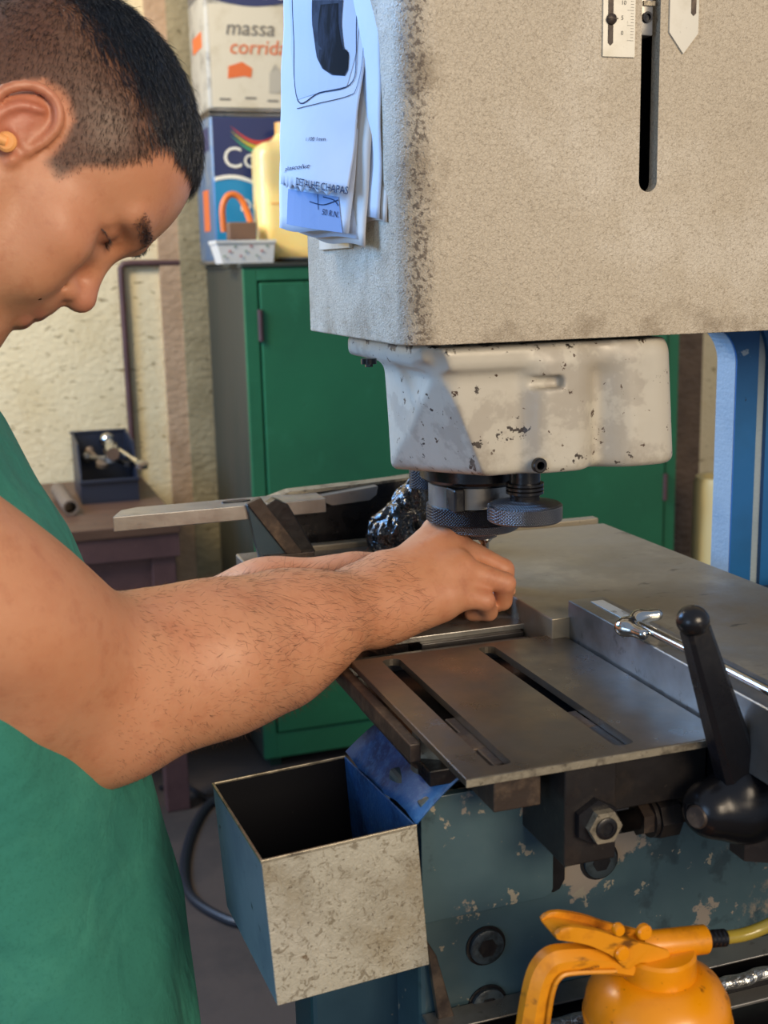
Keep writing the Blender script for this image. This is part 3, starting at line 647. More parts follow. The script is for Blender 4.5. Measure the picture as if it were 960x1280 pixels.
# pedestal foot left, rusty guard strip and tray rods
MB().box((.40, .81, .30), (1.30, 1.10, .984), .004).go('body_rear_block', M['blue'], mc)
pfx = at(390, 1260, 'y', .80).x
MB().box((pfx, .80, 0), (1.25, .860, .835), .004).box((pfx+.14, .855, 0), (1.25, 1.15, .833), .01).go('pedestal', M['blue_dark'], mc)
a0, a1 = at(545, 1170, 'y', .733), at(560, 1300, 'y', .70)
MB().prism([at(533, 1175, 'y', .735), at(546, 1195, 'y', .735), at(576, 1300, 'y', .735), at(552, 1300, 'y', .735)], (0, .006, 0), .0006).go('guard_strip', M['rust'], mc)
MB().box((bx0+.01, .48, .742), (1.1, .76, .756), .002).go('oil_tray', M['blackshiny'], mc)
def xrod(px, py, y, r, m, nm, x0=.27, x1=.62, parent=mc):
    z = at(px, py, 'y', y).z
    pts = [(x0+(x1-x0)*i/40, y+.0015*math.sin(i*1.7), z+.0008*math.sin(i*.9)) for i in range(41)]
    return MB().tube(pts, r, 14).go(nm, m, parent, True)
MB().box((bx0, .715, at(800, 1262, 'y', .715).z-.02), (.75, .745, at(800, 1245, 'y', .715).z-.004), .003).go('tray_ledge', M['blackshiny'], mc)
MB().box((bx0, .722, at(900, 1206, 'y', .722).z-.002), (.75, .745, at(900, 1206, 'y', .722).z), .0008).go('ledge_lip', M['steel'], mc)
MB().box((bx0, .700, at(900, 1262, 'y', .70).z-.003), (.75, .7155, at(900, 1262, 'y', .70).z), .0008).go('ledge_lip', M['steel'], mc)
slv = xrod(880, 1236, .706, .0052, M['foil'], 'sleeved_conduit', parent=None)
tag(slv, 'silver crinkled conduit running along the tray behind the yellow oil can', 'conduit')

# --- guide casting at the back left of the table
GY = 1.26
t0, t1 = at(143, 650, 'y', GY), at(318, 628, 'y', GY)
gd = MB()
z0 = at(200, 640, 'y', GY).z
A = at(141, 655, 'y', GY-.02)
arm = MB().prism([(A.x, GY-.022, 0), (A.x+.012, GY+.012, 0), (A.x+.03, GY+.022, 0), (.345, GY+.022, 0), (.345, GY-.022, 0)], (0, 0, .016), .001)
zarm0, zarm1 = at(141, 656, 'y', GY-.022).z, at(312, 640, 'y', GY-.022).z
for v in arm.bm.verts: v.co.z += zarm0 + (zarm1-zarm0)*(v.co.x-A.x)/(.35-A.x) - .008
ga = arm.go('guide_arm', M['steel'], mc, label='flat steel bar with a slot, reaching left over the wooden table')
sp_ = at(296, 624, 'y', GY)
MB().prism([(sp_.x+.016*math.cos(t)*1.0, GY+.004+.006*math.sin(t), zarm1+.0065) for t in [2*math.pi*i/20 for i in range(20)]], (0, 0, .0022)).go('arm_slot', M['black'], ga)
# black back plate, leaning trough
w0, w1 = at(330, 628, 'y', GY+.02), at(520, 596, 'y', GY+.02)
wb = at(420, 705, 'y', GY+.02).z
tr = MB().prism([(w0.x, GY+.02, w0.z-.002), (w0.x+.03, GY+.02, w0.z+.008), (w1.x-.05, GY+.02, w1.z-.004), (w1.x+.02, GY+.02, w1.z), (w1.x+.02, GY+.02, wb-.03), (w0.x, GY+.02, wb-.03)], (0, .010, 0), .001).go('guide_casting', M['black'], mc, label='black oily cast guide box behind the hands')
MB().prism([(w0.x-.004, GY+.018, w0.z), (w0.x+.03, GY+.018, w0.z+.010), (w1.x-.05, GY+.018, w1.z-.002), (w1.x+.02, GY+.018, w1.z+.002), (w1.x+.02, GY+.018, w1.z-.0005), (w1.x-.05, GY+.018, w1.z-.005), (w0.x+.03, GY+.018, w0.z+.006), (w0.x-.004, GY+.018, w0.z-.004)], (0, .022, 0), .0005).go('casting_rim', M['edge_steel'], tr)
MB().box((w0.x-.01, GY-.04, wb-.03), (w1.x+.02, GY+.02, wb-.012), .001).go('casting_floor', M['black'], tr)
p0, p1 = at(400, 618, 'y', GY+.012), at(470, 606, 'y', GY+.012)
MB().prism([(p0.x, GY+.004, p0.z), (p1.x, GY+.004, p1.z), (p1.x-.002, GY+.004, p1.z-.010), (p1.x-.01, GY+.004, p1.z-.016), (p0.x+.012, GY+.004, p0.z-.013), (p0.x+.002, GY+.004, p0.z-.008)], (0, .016, 0), .001).go('casting_pad', M['steel'], tr)
# bracket with leaning blade
bb = GY-.03
MB().prism([at(309, 632, 'y', bb), at(326, 628, 'y', bb), at(372, 694, 'y', bb), at(372, 712, 'y', bb), at(328, 712, 'y', bb), at(318, 672, 'y', bb)], (0, .012, 0), .001).go('bracket_plate', M['blue_dark'], tr)
MB().prism([at(309, 630, 'y', bb-.004), at(326, 622, 'y', bb-.004), at(378, 690, 'y', bb-.004), at(362, 697, 'y', bb-.004)], (0, .008, 0), .0008).go('bracket_edge', M['rust'], tr)
MB().prism([at(332, 632, 'y', bb+.006), at(344, 624, 'y', bb+.006), at(360, 630, 'y', bb+.006), at(395, 690, 'y', bb+.006), at(375, 696, 'y', bb+.006)], (0, .016, 0), .001).go('guide_blade', M['black'], tr)
MB().box((at(330, 700, 'y', bb).x, bb-.006, at(330, 712, 'y', bb).z), (at(392, 700, 'y', bb).x, GY, at(330, 694, 'y', bb).z), .001).go('bracket_foot', M['rust'], tr)
wg = at(293, 691, 'z', 1.052)
MB().box((wg.x, 1.155, 1.030), (.4525, wg.y-.006, 1.0525), .002).go('table_wing', M['steel'], mc)

# ================================================================== workpiece under the hands
w_r, w_b = at(690, 773, 'z', 1.036), at(660, 755, 'z', 1.036)
wp = MB().box((.262, w_r.y-.001, 1.0295), (w_r.x, w_b.y+.002, 1.0350), .0008, 2).go('steel_strip', M['steel'], None)
tag(wp, 'flat steel strip lying on the table rails under the gripping right hand', 'workpiece')

# ================================================================== scrap bin
Bo = Vector((.1492, .7269, .9712)); bw, bd, bhh = .1121, .1647, .1048
Mb = (Matrix.Translation(Bo) @ Matrix.Rotation(R_(1.2), 4, 'Z') @ Matrix.Rotation(R_(-2.5), 4, 'Y') @ Matrix.Rotation(R_(-4.6), 4, 'X'))
sbn = empty('scrap_bin', 'square sheet-metal scrap bin with stained cream front hanging off the machine', 'bin', Bo)
t = .0014
def T(mb): bmesh.ops.transform(mb.bm, matrix=Mb, verts=mb.bm.verts); return mb
T(MB().box((0, 0, -bhh), (bw, t, 0), .0004, 1)).go('front_panel', M['binpaint'], sbn, label='stained cream front panel')
T(MB().box((0, t, -bhh), (t, bd, 0), .0004, 1)).go('side_panel', M['binside'], sbn, label='bare side panel coloured blue like skylight')
T(MB().box((bw-t, t, -bhh), (bw, bd, 0), .0004, 1)).go('side_panel', M['scrapblue'], sbn)
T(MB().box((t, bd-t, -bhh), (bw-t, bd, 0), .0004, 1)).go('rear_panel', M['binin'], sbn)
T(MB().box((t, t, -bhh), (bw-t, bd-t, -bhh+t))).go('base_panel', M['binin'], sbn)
T(MB().box((t, t, -bhh+t), (bw-t, t+.0006, -.0015))).go('inner_shade_sheet', M['binin'], sbn)  # thin dark sheets stand in for shade on the inner walls
T(MB().box((t, t+.0006, -bhh+t), (t+.0006, bd-t, -.0015))).go('inner_shade_sheet', M['binin'], sbn)
T(MB().box((-.0008, -.0008, -.0016), (bw, .0012, .0008), .0004).box((-.0008, .0012, -.0016), (.0012, bd, .0008), .0004).box((.0012, bd-.0014, -.0016), (bw, bd+.0006, .0008), .0004)).go('rolled_rim', M['edge_steel'], sbn, kind=None)
# chute flap rising from the right rim up under the plate
P0, P1 = Mb @ Vector((bw, .002, 0)), Mb @ Vector((bw, bd, 0))
Q1 = at(486, 901, 'y', .860); Q0 = at(577, 970, 'y', .734)
vs = MB(); rows = []
for i in range(9):
    f = i/8; a = P0.lerp(P1, f); b = Q0.lerp(Q1, f)
    a = a + Vector((0, 0, .004*math.sin(f*math.pi*2.5))); b = b + Vector((0, 0, .006*math.sin(f*math.pi*2.5)))
    rows.append([vs.bm.verts.new(a.lerp(b, g/6)+Vector((0, 0, .002*math.sin(g/6*3)))) for g in range(7)])
for A_, B_ in zip(rows, rows[1:]):
    for g in range(6): vs.bm.faces.new((A_[g], A_[g+1], B_[g+1], B_[g]))
fl = vs.go('chute_flap', M['scrapblue'], sbn, True, label='blue painted sheet flap rising to the machine')
md = fl.modifiers.new('s', 'SOLIDIFY'); md.thickness = .0014

# ================================================================== paper sheets on the head's left side
def bez(a, b, c, t): return a*(1-t)**2 + b*2*t*(1-t) + c*t*t
def sheet_fn(right_x, y_near, y_far, bulge, zt_, zb_, wav, lean=0.0):
    def f(u, v):      # u 0 near .. 1 far, v 0 top .. 1 bottom
        y = y_near + (y_far-y_near)*u
        x = right_x - bulge*(.15+.85*v)*u**1.25 - .006*math.sin(math.pi*u) + wav*.004*math.sin(u*5+v*7+wav*9) - lean*v*.012
        z = zt_ + (zb_-zt_)*v
        return Vector((x, y, z))
    return f
def sheet(fn, m, label, group='drawing sheets hanging on the machine head', edge=None, nu=14, nv=22, ragged=False):
    mb = MB(); G = []
    for j in range(nv+1):
        v = j/nv; row = []
        for i in range(nu+1):
            u = i/nu; p = fn(u, v)
            if j == nv and edge: p = p + Vector((0, 0, edge(u)))
            row.append(mb.bm.verts.new(p))
        G.append(row)
    for A_, B_ in zip(G, G[1:]):
        for i in range(nu): mb.bm.faces.new((A_[i], A_[i+1], B_[i+1], B_[i]))
    o = mb.go('drawing_sheet', m, None, True, auto=180)
    md = o.modifiers.new('s', 'SOLIDIFY'); md.thickness = .00025; md.offset = 0
    tag(o, label, 'paper', group); return o
def sheet_fn(nt, nb_, ft_, fb, yn, yf, bow, wav):
    NT, NB_ = at(*nt, 'y', yn), at(*nb_, 'y', yn); FT, FB = at(*ft_, 'y', yf), at(*fb, 'y', yf)
    NT = NT + (NT-NB_)*.35; FT = FT + (FT-FB)*.35
    out = Vector((-1, -.3, 0)).normalized()
    def f(u, v):
        p = (NT.lerp(NB_, v)).lerp(FT.lerp(FB, v), u)
        return p + out*(bow*math.sin(math.pi*u)*(.4+.6*v) + wav*.0018*math.sin(u*5+v*8+wav*9) + .0006*math.sin(v*21+u*3))
    return f
specs = [
 ((486, 0), (484, 278), (440, 0), (445, 276), .905, 1.00, .002, .5, 'paper2', 'rearmost creased cream sheet, reaching nearest the machine corner'),
 ((479, 0), (474, 274), (420, 0), (430, 272), .915, 1.02, .003, -.6, 'paper', 'white sheet with a curled corner, second from the machine side'),
 ((474, 0), (458, 309), (380, 0), (395, 299), .935, 1.06, .004, .8, 'paper2', 'longest yellowed sheet whose corner covers the label holder'),
 ((470, 0), (452, 300), (368, 0), (372, 292), .945, 1.08, .005, -.5, 'paper', 'white sheet with a curling side, next under the printed drawing'),
 ((466, 0), (436, 292), (356, 0), (349, 286), .955, 1.09, .006, .3, 'paper', 'white sheet with a blue printed drawing just below the torn edge'),
]
objs = []
for (nt, nb_, f1, f2, y0, y1, bow, wv, mt_, lb) in specs:
    f = sheet_fn(nt, nb_, f1, f2, y0, y1, bow, wv)
    objs.append((sheet(f, M[mt_], lb, edge=lambda u: .0015*math.sin(u*7)), f))
ft = sheet_fn((467, 0), (434, 243), (354, 0), (350, 230), .950, 1.085, .010, .4)
edge = lambda u: .0015*math.sin(u*60)+.0012*math.sin(u*23)
top = sheet(ft, M['paper'], 'outermost white sheet with a cut-out drawing and torn lower edge', edge=edge, nu=60)
# ---- flat print on the sheets: (u, v) found from picture positions on the sheet
def uv_of(f, px, py):
    u, v = .5, .5
    for _ in range(14):
        def pr(u, v):
            d = f(u, v)-CPOS; k = FPX/d.dot(CF); return 480+d.dot(CR)*k, 640-d.dot(CU)*k
        x, y = pr(u, v); x1, y1 = pr(u+.01, v); x2, y2 = pr(u, v+.01)
        a, b, c, d = (x1-x)/.01, (x2-x)/.01, (y1-y)/.01, (y2-y)/.01; D = a*d-b*c
        ex, ey = px-x, py-y; u += (d*ex-b*ey)/D; v += (a*ey-c*ex)/D
    return u, v
OUTN = Vector((-.955, -.296, 0))
def onsheet(f, off=.0006): return lambda u, v: f(u, v)+OUTN*off
def strip_print(name, f, L, Rr, m, par, off=.0006, n=24, nu=6):
    L = [uv_of(f, *p) for p in L]; Rr = [uv_of(f, *p) for p in Rr]; g = onsheet(f, off); mb = MB(); G = []
    def smp(P, t):
        t = t*(len(P)-1); i = min(int(t), len(P)-2); q = t-i; return P[i][0]*(1-q)+P[i+1][0]*q, P[i][1]*(1-q)+P[i+1][1]*q
    for j in range(n+1):
        a, b = smp(L, j/n), smp(Rr, j/n)
        G.append([mb.bm.verts.new(g(a[0]+(b[0]-a[0])*i/nu, a[1]+(b[1]-a[1])*i/nu)) for i in range(nu+1)])
    for A_, B_ in zip(G, G[1:]):
        for i in range(nu): mb.bm.faces.new((A_[i], A_[i+1], B_[i+1], B_[i]))
    return mb.go(name, m, par)
def line_print(name, f, P, w, m, par, off=.0007):
    Q = spline([Vector((*uv_of(f, *p), 0)) for p in P], 6); g = onsheet(f, off); pts = [g(q.x, q.y) for q in Q]
    mb = MB(); A_ = []
    for i, p in enumerate(pts):
        t = (pts[min(i+1, len(pts)-1)]-pts[max(i-1, 0)]).normalized(); s_ = t.cross(OUTN).normalized()*w
        A_.append((mb.bm.verts.new(p-s_), mb.bm.verts.new(p+s_)))
    for a, b in zip(A_, A_[1:]): mb.bm.faces.new((a[0], a[1], b[1], b[0]))
    return mb.go(name, m, par)
strip_print('printed_area', ft, [(362, 0), (364, 60), (372, 125)], [(455, 0), (447, 60), (434, 108)], M['printlight'], top, .0005)
strip_print('printed_shape', ft, [(391, 0), (391, 30), (395, 60), (397, 72), (404, 86), (416, 94)], [(430, 0), (428, 30), (431, 60), (437, 66), (436, 88), (432, 95)], M['inkmid'], top, .0008)
strip_print('printed_shape', ft, [(402, 6), (399, 30), (399, 56), (404, 62)], [(424, 4), (424, 30), (428, 55), (430, 62)], M['inkblack'], top, .0010)
strip_print('printed_shape', ft, [(400, 62), (400, 75), (406, 86), (418, 93)], [(434, 62), (437, 70), (436, 84), (431, 94)], M['inkblack'], top, .0011)
line_print('ink_outline', ft, [(366, 0), (368, 50), (373, 126), (400, 116), (438, 106), (446, 70), (448, 0)], .0005, M['ink'], top)
line_print('ink_outline', ft, [(372, 136), (400, 129), (436, 120), (447, 108), (455, 60), (457, 0)], .0003, M['ink'], top)
def txt_on(name, txt, f, p0, p1, size_px, m, par, shear=0, off=.0009):
    a, b = uv_of(f, *p0), uv_of(f, *p1)
    V, Fc = text_geo(txt, 1.0, shear); wd = max(v[0] for v in V); g = onsheet(f, off)
    c = uv_of(f, p0[0]+(p1[1]-p0[1])*0, p0[1]-size_px); up = (c[0]-a[0], c[1]-a[1])
    P = [tuple(g(a[0]+(b[0]-a[0])*x/wd+up[0]*y*1.35, a[1]+(b[1]-a[1])*x/wd+up[1]*y*1.35)) for x, y, _ in V]
    me = bpy.data.meshes.new(name); me.from_pydata(P, [], Fc); return put(name, me, m, par)
txt_on('lettering', 'DETALHE CHAPAS', ft, (371, 231), (436, 243), 10, M['ink'], top)
txt_on('handwriting', 'phascolvt', ft, (357, 214), (388, 210), 6, M['ink'], top, .3)
txt_on('handwriting', 'i 100 1mm', ft, (383, 176), (408, 176), 5, M['ink'], top, .2)
fp = objs[-1][1]; po = objs[-1][0]
strip_print('printed_area', fp, [(361, 236), (359, 280)], [(424, 246), (429, 291)], M['print'], po, .0006, n=8)
line_print('ink_line', fp, [(388, 252), (405, 256), (424, 250)], .0004, M['ink'], po, .0010)
line_print('ink_line', fp, [(398, 243), (399, 262)], .0004, M['ink'], po, .0010)
line_print('ink_line', fp, [(405, 246), (418, 250), (424, 257)], .0004, M['ink'], po, .0010)
txt_on('handwriting', '50 R.N.', fp, (403, 268), (424, 272), 8, M['ink'], po, .3, .0011)
# ================================================================== GREEN CABINET
CX0, CX1, CYF, CYB, CH = .650, 1.935, 3.05, 3.56, 1.378
cb = empty('metal_cabinet', 'tall green two-door metal cabinet with a side coloured dark like shade, standing against the plaster wall', 'cabinet', (1.29, 3.3, 0))
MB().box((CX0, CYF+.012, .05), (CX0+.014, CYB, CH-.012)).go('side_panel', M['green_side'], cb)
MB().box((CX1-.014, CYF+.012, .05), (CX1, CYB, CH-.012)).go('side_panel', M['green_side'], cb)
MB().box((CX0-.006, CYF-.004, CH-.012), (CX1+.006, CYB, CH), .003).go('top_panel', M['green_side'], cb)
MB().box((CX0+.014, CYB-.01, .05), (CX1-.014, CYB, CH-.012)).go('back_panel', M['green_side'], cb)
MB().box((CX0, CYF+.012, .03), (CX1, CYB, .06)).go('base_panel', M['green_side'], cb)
MB().box((CX0, CYF, .03), (CX0+.036, CYF+.014, CH-.012), .002).box((CX1-.036, CYF, .03), (CX1, CYF+.014, CH-.012), .002).box((CX0+.036, CYF, CH-.045), (CX1-.036, CYF+.014, CH-.012), .002).box((CX0+.036, CYF, .03), (CX1-.036, CYF+.014, .10), .002).go('front_frame', M['green'], cb)
for x in (CX0+.02, CX1-.05):
    for y in (CYF+.02, CYB-.05): MB().box((x, y, 0), (x+.03, y+.03, .05)).go('foot', M['darkgreen'], cb)
xm = (CX0+CX1)/2
for i, (a, b) in enumerate(((CX0+.041, xm-.003), (xm+.003, CX1-.041))):
    d = MB().box((a, CYF-.004, .105), (b, CYF+.012, CH-.050), .003).go('door', M['green'], cb)
    hx_ = a-.002 if i == 0 else b+.002
    for hz in (1.22, .70, .22):
        MB().cyl((hx_, CYF-.006, hz-.04), (hx_, CYF-.006, hz+.04), .007, n=14).go('hinge', M['redsteel'], d, True)
MB().box((xm-.03, CYF-.02, .72), (xm-.018, CYF-.002, .84), .003).go('handle', M['steel'], bpy.data.objects['door'])

# ================================================================== PAINT CANS on the cabinet
def face_map(x0, y, z0): return lambda u, v: (x0+u, y, z0+v)
def smooth_poly(name, pts, y, m, par, th=.0012):
    return MB().prism([(x, y, z) for x, z in pts], (0, th, 0)).go(name, m, par)
def can(z0, ht, label, upper):
    x0, x1, y0, y1 = .627, .868, 3.28, 3.52
    c = empty('paint_can', label, 'paint can', ((x0+x1)/2, (y0+y1)/2, z0), 'square paint cans stacked on the cabinet')
    MB().box((x0, y0, z0+.004), (x1, y1, z0+ht-.004), .012, 3).go('can_body', M['tinc' if upper else 'tin'], c, True)
    MB().box((x0-.002, y0-.002, z0), (x1+.002, y1+.002, z0+.010), .004).go('bottom_seam', M['steel'], c)
    MB().box((x0-.002, y0-.002, z0+ht-.010), (x1+.002, y1+.002, z0+ht-.001), .004).go('top_seam', M['steel'], c)
    yf = y0-.0015
    if upper:
        smooth_poly('label_panel', [(x0+.012, z0+.012), (x1-.004, z0+.012), (x1-.004, z0+.27), (x0+.012, z0+.27)], yf, M['cream'], c)
        w = [(x0+.012+.225*i/14, z0+.285-.018*math.sin(i/14*3.1)) for i in range(15)]
        smooth_poly('label_band', w+[(x1-.004, z0+ht-.012), (x0+.012, z0+ht-.012)], yf-.0012, M['navy'], c)
        lettering('lettering', 'Coral', .098, face_map(x0+.030, yf-.003, z0+.288), M['white'], c)
        L_ = bpy.context
        lettering('lettering', 'massa', .056, face_map(x0+.052, yf-.002, z0+.195), M['textgrey'], c, .2)
        lettering('lettering', 'corrida', .053, face_map(x0+.060, yf-.002, z0+.148), M['textorange'], c, .2)
        smooth_poly('label_badge', [(x0+.055, z0+.085), (x0+.10, z0+.092), (x0+.118, z0+.088), (x0+.122, z0+.112), (x0+.095, z0+.128), (x0+.058, z0+.116)], yf-.0012, M['textorange'], c)
        smooth_poly('label_figure', [(x0+.165, z0+.05), (x0+.205, z0+.05), (x0+.205, z0+.10), (x0+.185, z0+.125), (x0+.168, z0+.10)], yf-.0012, M['tinc'], c)
        for (a, b) in ((.03, .03), (.10, .034), (.16, .028)): smooth_poly('label_line', [(x0+a, z0+b), (x0+a+.03, z0+b), (x0+a+.03, z0+b+.005), (x0+a, z0+b+.005)], yf-.0012, M['textgrey'], c)
        # side face print
        MB().box((x0-.0012, y0+.03, z0+.30), (x0, y1-.02, z0+ht-.02)).go('side_print', M['textgrey'], c)
        MB().box((x0-.0012, y0+.05, z0+.17), (x0, y1-.06, z0+.21)).go('side_print', M['textorange'], c)
    else:
        zt = z0+ht-.012
        smooth_poly('label_panel', [(x0+.006, z0+.012), (x1-.004, z0+.012), (x1-.004, zt-.11), (x0+.006, zt-.11)], yf, M['teal'], c)
        w = [(x0+.006+.23*i/16, zt-.165-.035*(i/16)**1.3+.012*math.sin(i/16*6)) for i in range(17)]
        smooth_poly('label_band', w+[(x1-.004, zt), (x0+.006, zt)], yf-.0012, M['navy'], c)
        smooth_poly('label_wave', w+[(p[0], p[1]+.010) for p in w[::-1]], yf-.0024, M['white'], c)
        lettering('lettering', 'Coral', .078, face_map(x0+.030, yf-.003, zt-.130), M['white'], c)
        lettering('lettering', 'De', .046, face_map(x0+.070, yf-.003, zt-.243), M['white'], c)
        for i, mm in enumerate((M['swred'], M['swyel'], M['swgrn'])):
            P = [(x0+.055+.16*t/12, zt-.022-.012*i-.038*math.sin(t/12*3.3)+.0*t) for t in range(13)]
            smooth_poly('swoosh', P+[(p[0]+.003, p[1]-.011*math.sin(.3+t/12*2.6)) for t, p in list(enumerate(P))[::-1]], yf-.0020-.0004*i, mm, c)
        MB().box((x0-.0012, y0+.06, z0+.09), (x0, y1-.10, z0+.20)).go('side_print', M['textorange'], c)
        MB().box((x0-.0012, y0+.02, z0+.30), (x0, y1-.02, z0+.36)).go('side_print', M['navy'], c)
    return c
can(CH, .395, 'blue and navy square paint can standing on the cabinet, below the cream can', False)
can(CH+.396, .40, 'cream square paint can reading massa corrida, on top of the blue can', True)

# jug, tub, orange handled tool, brown block, plate
j0 = at(335, 300, 'y', 3.19); j1 = at(318, 185, 'y', 3.19)
jg = empty('plastic_jug', 'milky yellow plastic jug with an orange side glowing in front of the blue can', 'jug', (j0.x+.03, 3.2, CH))
jx = at(337, 240, 'y', 3.19).x
js = SDF(); js.rbox((jx+.045, 3.19, CH+.155), (.085, .055, .155), .035, k=.01); js.cone((jx+.045, 3.19, CH+.29), (jx+.045, 3.19, CH+.335), .035, .022, k=.03)
js.rbox((jx+.105, 3.19, CH+.22), (.010, .08, .045), .008, k=.01, op='s')
me, _, _ = js.mesh('jug_body', .004); put('jug_body', me, M['jug'], jg, True)
MB().cyl((jx+.045, 3.19, CH+.33), (jx+.045, 3.19, CH+.36), .024, n=28).go('cap', M['jugcap'], jg, True)
MB().box((jx+.128, 3.14, CH+.01), (jx+.1345, 3.24, CH+.29), .002).go('side_stripe', M['jugcap'], jg)
MB().box((jx-.01, 3.1335, CH+.15), (jx+.09, 3.1352, CH+.154)).go('mould_line', M['jugcap'], jg)
u0, u1 = at(272, 326, 'y', 3.10), at(340, 326, 'y', 3.10)
tb_ = empty('plastic_tub', 'small white plastic tub with faded print at the front of the cabinet top', 'tub', ((u0.x+u1.x)/2, 3.13, CH))
tm = MB(); Rr = []
for (g, h) in ((0, 0), (.004, .045), (.008, .052), (.0085, .058), (.004, .058), (.0, .006)):
    xs = (u0.x-g+(.008 if h < .01 and g == 0 else 0), u1.x+g); ys = (3.085-g, 3.175+g)
    Rr.append([tm.bm.verts.new((x, y, CH+h)) for x, y in ((xs[0]+.002, ys[0]), (xs[1], ys[0]), (xs[1], ys[1]), (xs[0]+.002, ys[1]))])
tm.bm.faces.new(Rr[0][::-1])
for A_, B_ in zip(Rr, Rr[1:]):
    for i in range(4): tm.bm.faces.new((A_[i], A_[(i+1) % 4], B_[(i+1) % 4], B_[i]))
tm.bm.faces.new(Rr[-1]); tm.go('tub_body', M['tub'], tb_)
for i in range(9):
    x = u0.x+.012+.014*i; z = CH+.016+.012*((i*7) % 3)
    MB().box((x, 3.0795, z), (x+.006, 3.0805, z+.005)).go('printed_mark', M['tubred' if i % 2 else 'tubprint'], tb_)
k0, k1 = at(285, 298, 'y', 3.13), at(318, 275, 'y', 3.13)
bk = MB().box((k0.x, 3.11, CH+.0585), (k1.x, 3.15, CH+.104), .003).go('brown_block', M['brown'], None); tag(bk, 'small brown block lying across the white tub', 'block')
hp = [at(280, 290, 'y', 3.17), at(278, 262, 'y', 3.17), at(283, 247, 'y', 3.17), at(292, 243, 'y', 3.17), at(302, 250, 'y', 3.17), at(310, 268, 'y', 3.17), at(315, 285, 'y', 3.17)]
hp = [Vector((p.x, p.y, max(p.z, CH+.062))) for p in hp]
oh = MB().tube(spline(hp, 8), .0085, 12).go('curved_handle', M['orange2'], None, True); tag(oh, 'orange curved plastic handle standing in the white tub, behind the brown block', 'handle')
f0, f1 = at(345, 325, 'y', 3.12), at(400, 325, 'y', 3.12)
pt = MB().lathe(((f0.x+f1.x)/2+.03, 3.17, CH), [(.04, 0), (.085, .010), (.09, .013), (.085, .013), (.04, .004), (0, .004)], n=40).go('shallow_plate', M['tub'], None, True); tag(pt, 'shallow white plate on the cabinet top below the jug', 'plate')

# ================================================================== CONDUIT on the wall
q = [at(253, 328, 'y', 3.605), at(150, 324, 'y', 3.605), at(152, 545, 'y', 3.605)]
zc_ = q[0].z
ln = [(q[0].x, 3.605, zc_), (q[1].x+.03, 3.605, zc_+.002), (q[1].x+.008, 3.605, zc_), (q[1].x, 3.605, zc_-.012), (q[1].x, 3.605, zc_-.06), (q[1].x, 3.605, .74)]
cdt = MB().tube(ln, .0095, 12).go('wall_conduit', M['redsteel'], None, True); tag(cdt, 'thin dark conduit bent at a right angle on the cream wall', 'conduit')

# ================================================================== WORKSHOP TABLE with bin, wrenches, pipe
TZ = .76; ex = .428; ey0, ey1 = 2.87, 3.60
tx0 = -.45
tt = empty('workshop_table', 'low dark brown workshop table with oxide red steel legs against the cream wall', 'table', (0, 3.2, 0))
MB().box((tx0, ey0, TZ-.028), (ex, ey1-.01, TZ), .003).go('tabletop', M['wood'], tt)
MB().box((tx0+.02, ey0+.004, TZ-.085), (ex-.005, ey0+.0095, TZ-.028)).go('apron', M['redsteel'], tt)
MB().box((ex-.0145, ey0+.012, TZ-.085), (ex-.006, ey1-.03, TZ-.028)).go('apron', M['redsteel'], tt)
for x, y in ((ex-.075, ey0+.01), (ex-.075, ey1-.08), (tx0+.03, ey0+.01), (tx0+.03, ey1-.08)):
    MB().box((x, y, 0), (x+.06, y+.05, TZ-.028), .003).go('leg', M['redsteel'], tt)
g = [(ex-.075, TZ-.085), (ex-.075, TZ-.30), (ex-.105, TZ-.26), (ex-.235, TZ-.115), (ex-.235, TZ-.085)]
MB().prism([(x, ey0+.018, z) for x, z in g], (0, .012, 0)).go('corner_brace', M['redsteel'], tt)
MB().box((tx0+.06, ey0+.25, .18), (ex-.08, ey0+.29, .22)).go('stretcher', M['redsteel'], tt)
st = empty('leaning_sheet', 'grey sheet leaning under the brown table on dark posts', 'sheet', (.2, 3.3, 0))
MB().box((-.3, 3.40, .02), (.265, 3.42, .64), .002).go('panel', M['greysteel'], st)
MB().box((.235, 3.33, 0), (.262, 3.36, .66), .002).go('post', M['blue_dark'], st)
MB().box((.29, 3.33, 0), (.335, 3.37, .66), .002).go('post', M['blue_dark'], st)
MB().box((.235, 3.355, .30), (.335, 3.402, .33), .001).go('rail', M['blue_dark'], st)
# small parts bin
ab, cd_ = at(100, 604, 'y', 3.22), at(172, 600, 'y', 3.22)
bn = empty('parts_bin', 'open-fronted dark blue plastic parts bin holding wrenches on the brown table', 'bin', ((ab.x+cd_.x)/2, 3.3, TZ))
bx0_, bx1_ = ab.x, cd_.x
by0, by1, bh_ = 3.20, 3.44, .145
MB().box((bx0_, by0, TZ), (bx1_, by1, TZ+.005)).go('bin_base', M['binplastic'], bn)
MB().box((bx0_, by1-.005, TZ+.005), (bx1_, by1, TZ+bh_+.02)).go('bin_back', M['binplastic'], bn)
MB().box((bx0_, by0, TZ+.005), (bx1_, by0+.005, TZ+.062), .001).box((bx0_-.003, by0-.006, TZ+.055), (bx1_+.003, by0+.004, TZ+.064), .002).go('bin_front', M['binplastic'], bn)
for x in (bx0_, bx1_-.005):
    MB().prism([(x, by0+.005, TZ+.005), (x, by1-.005, TZ+.005), (x, by1-.005, TZ+bh_+.02), (x, by0+.05, TZ+bh_+.01), (x, by0+.005, TZ+.065)], (.005, 0, 0)).go('bin_side', M['binplastic'], bn)
MB().box((bx0_-.003, by1-.008, TZ+bh_+.014), (bx1_+.003, by1+.003, TZ+bh_+.022), .002).go('bin_rim', M['binplastic'], bn)
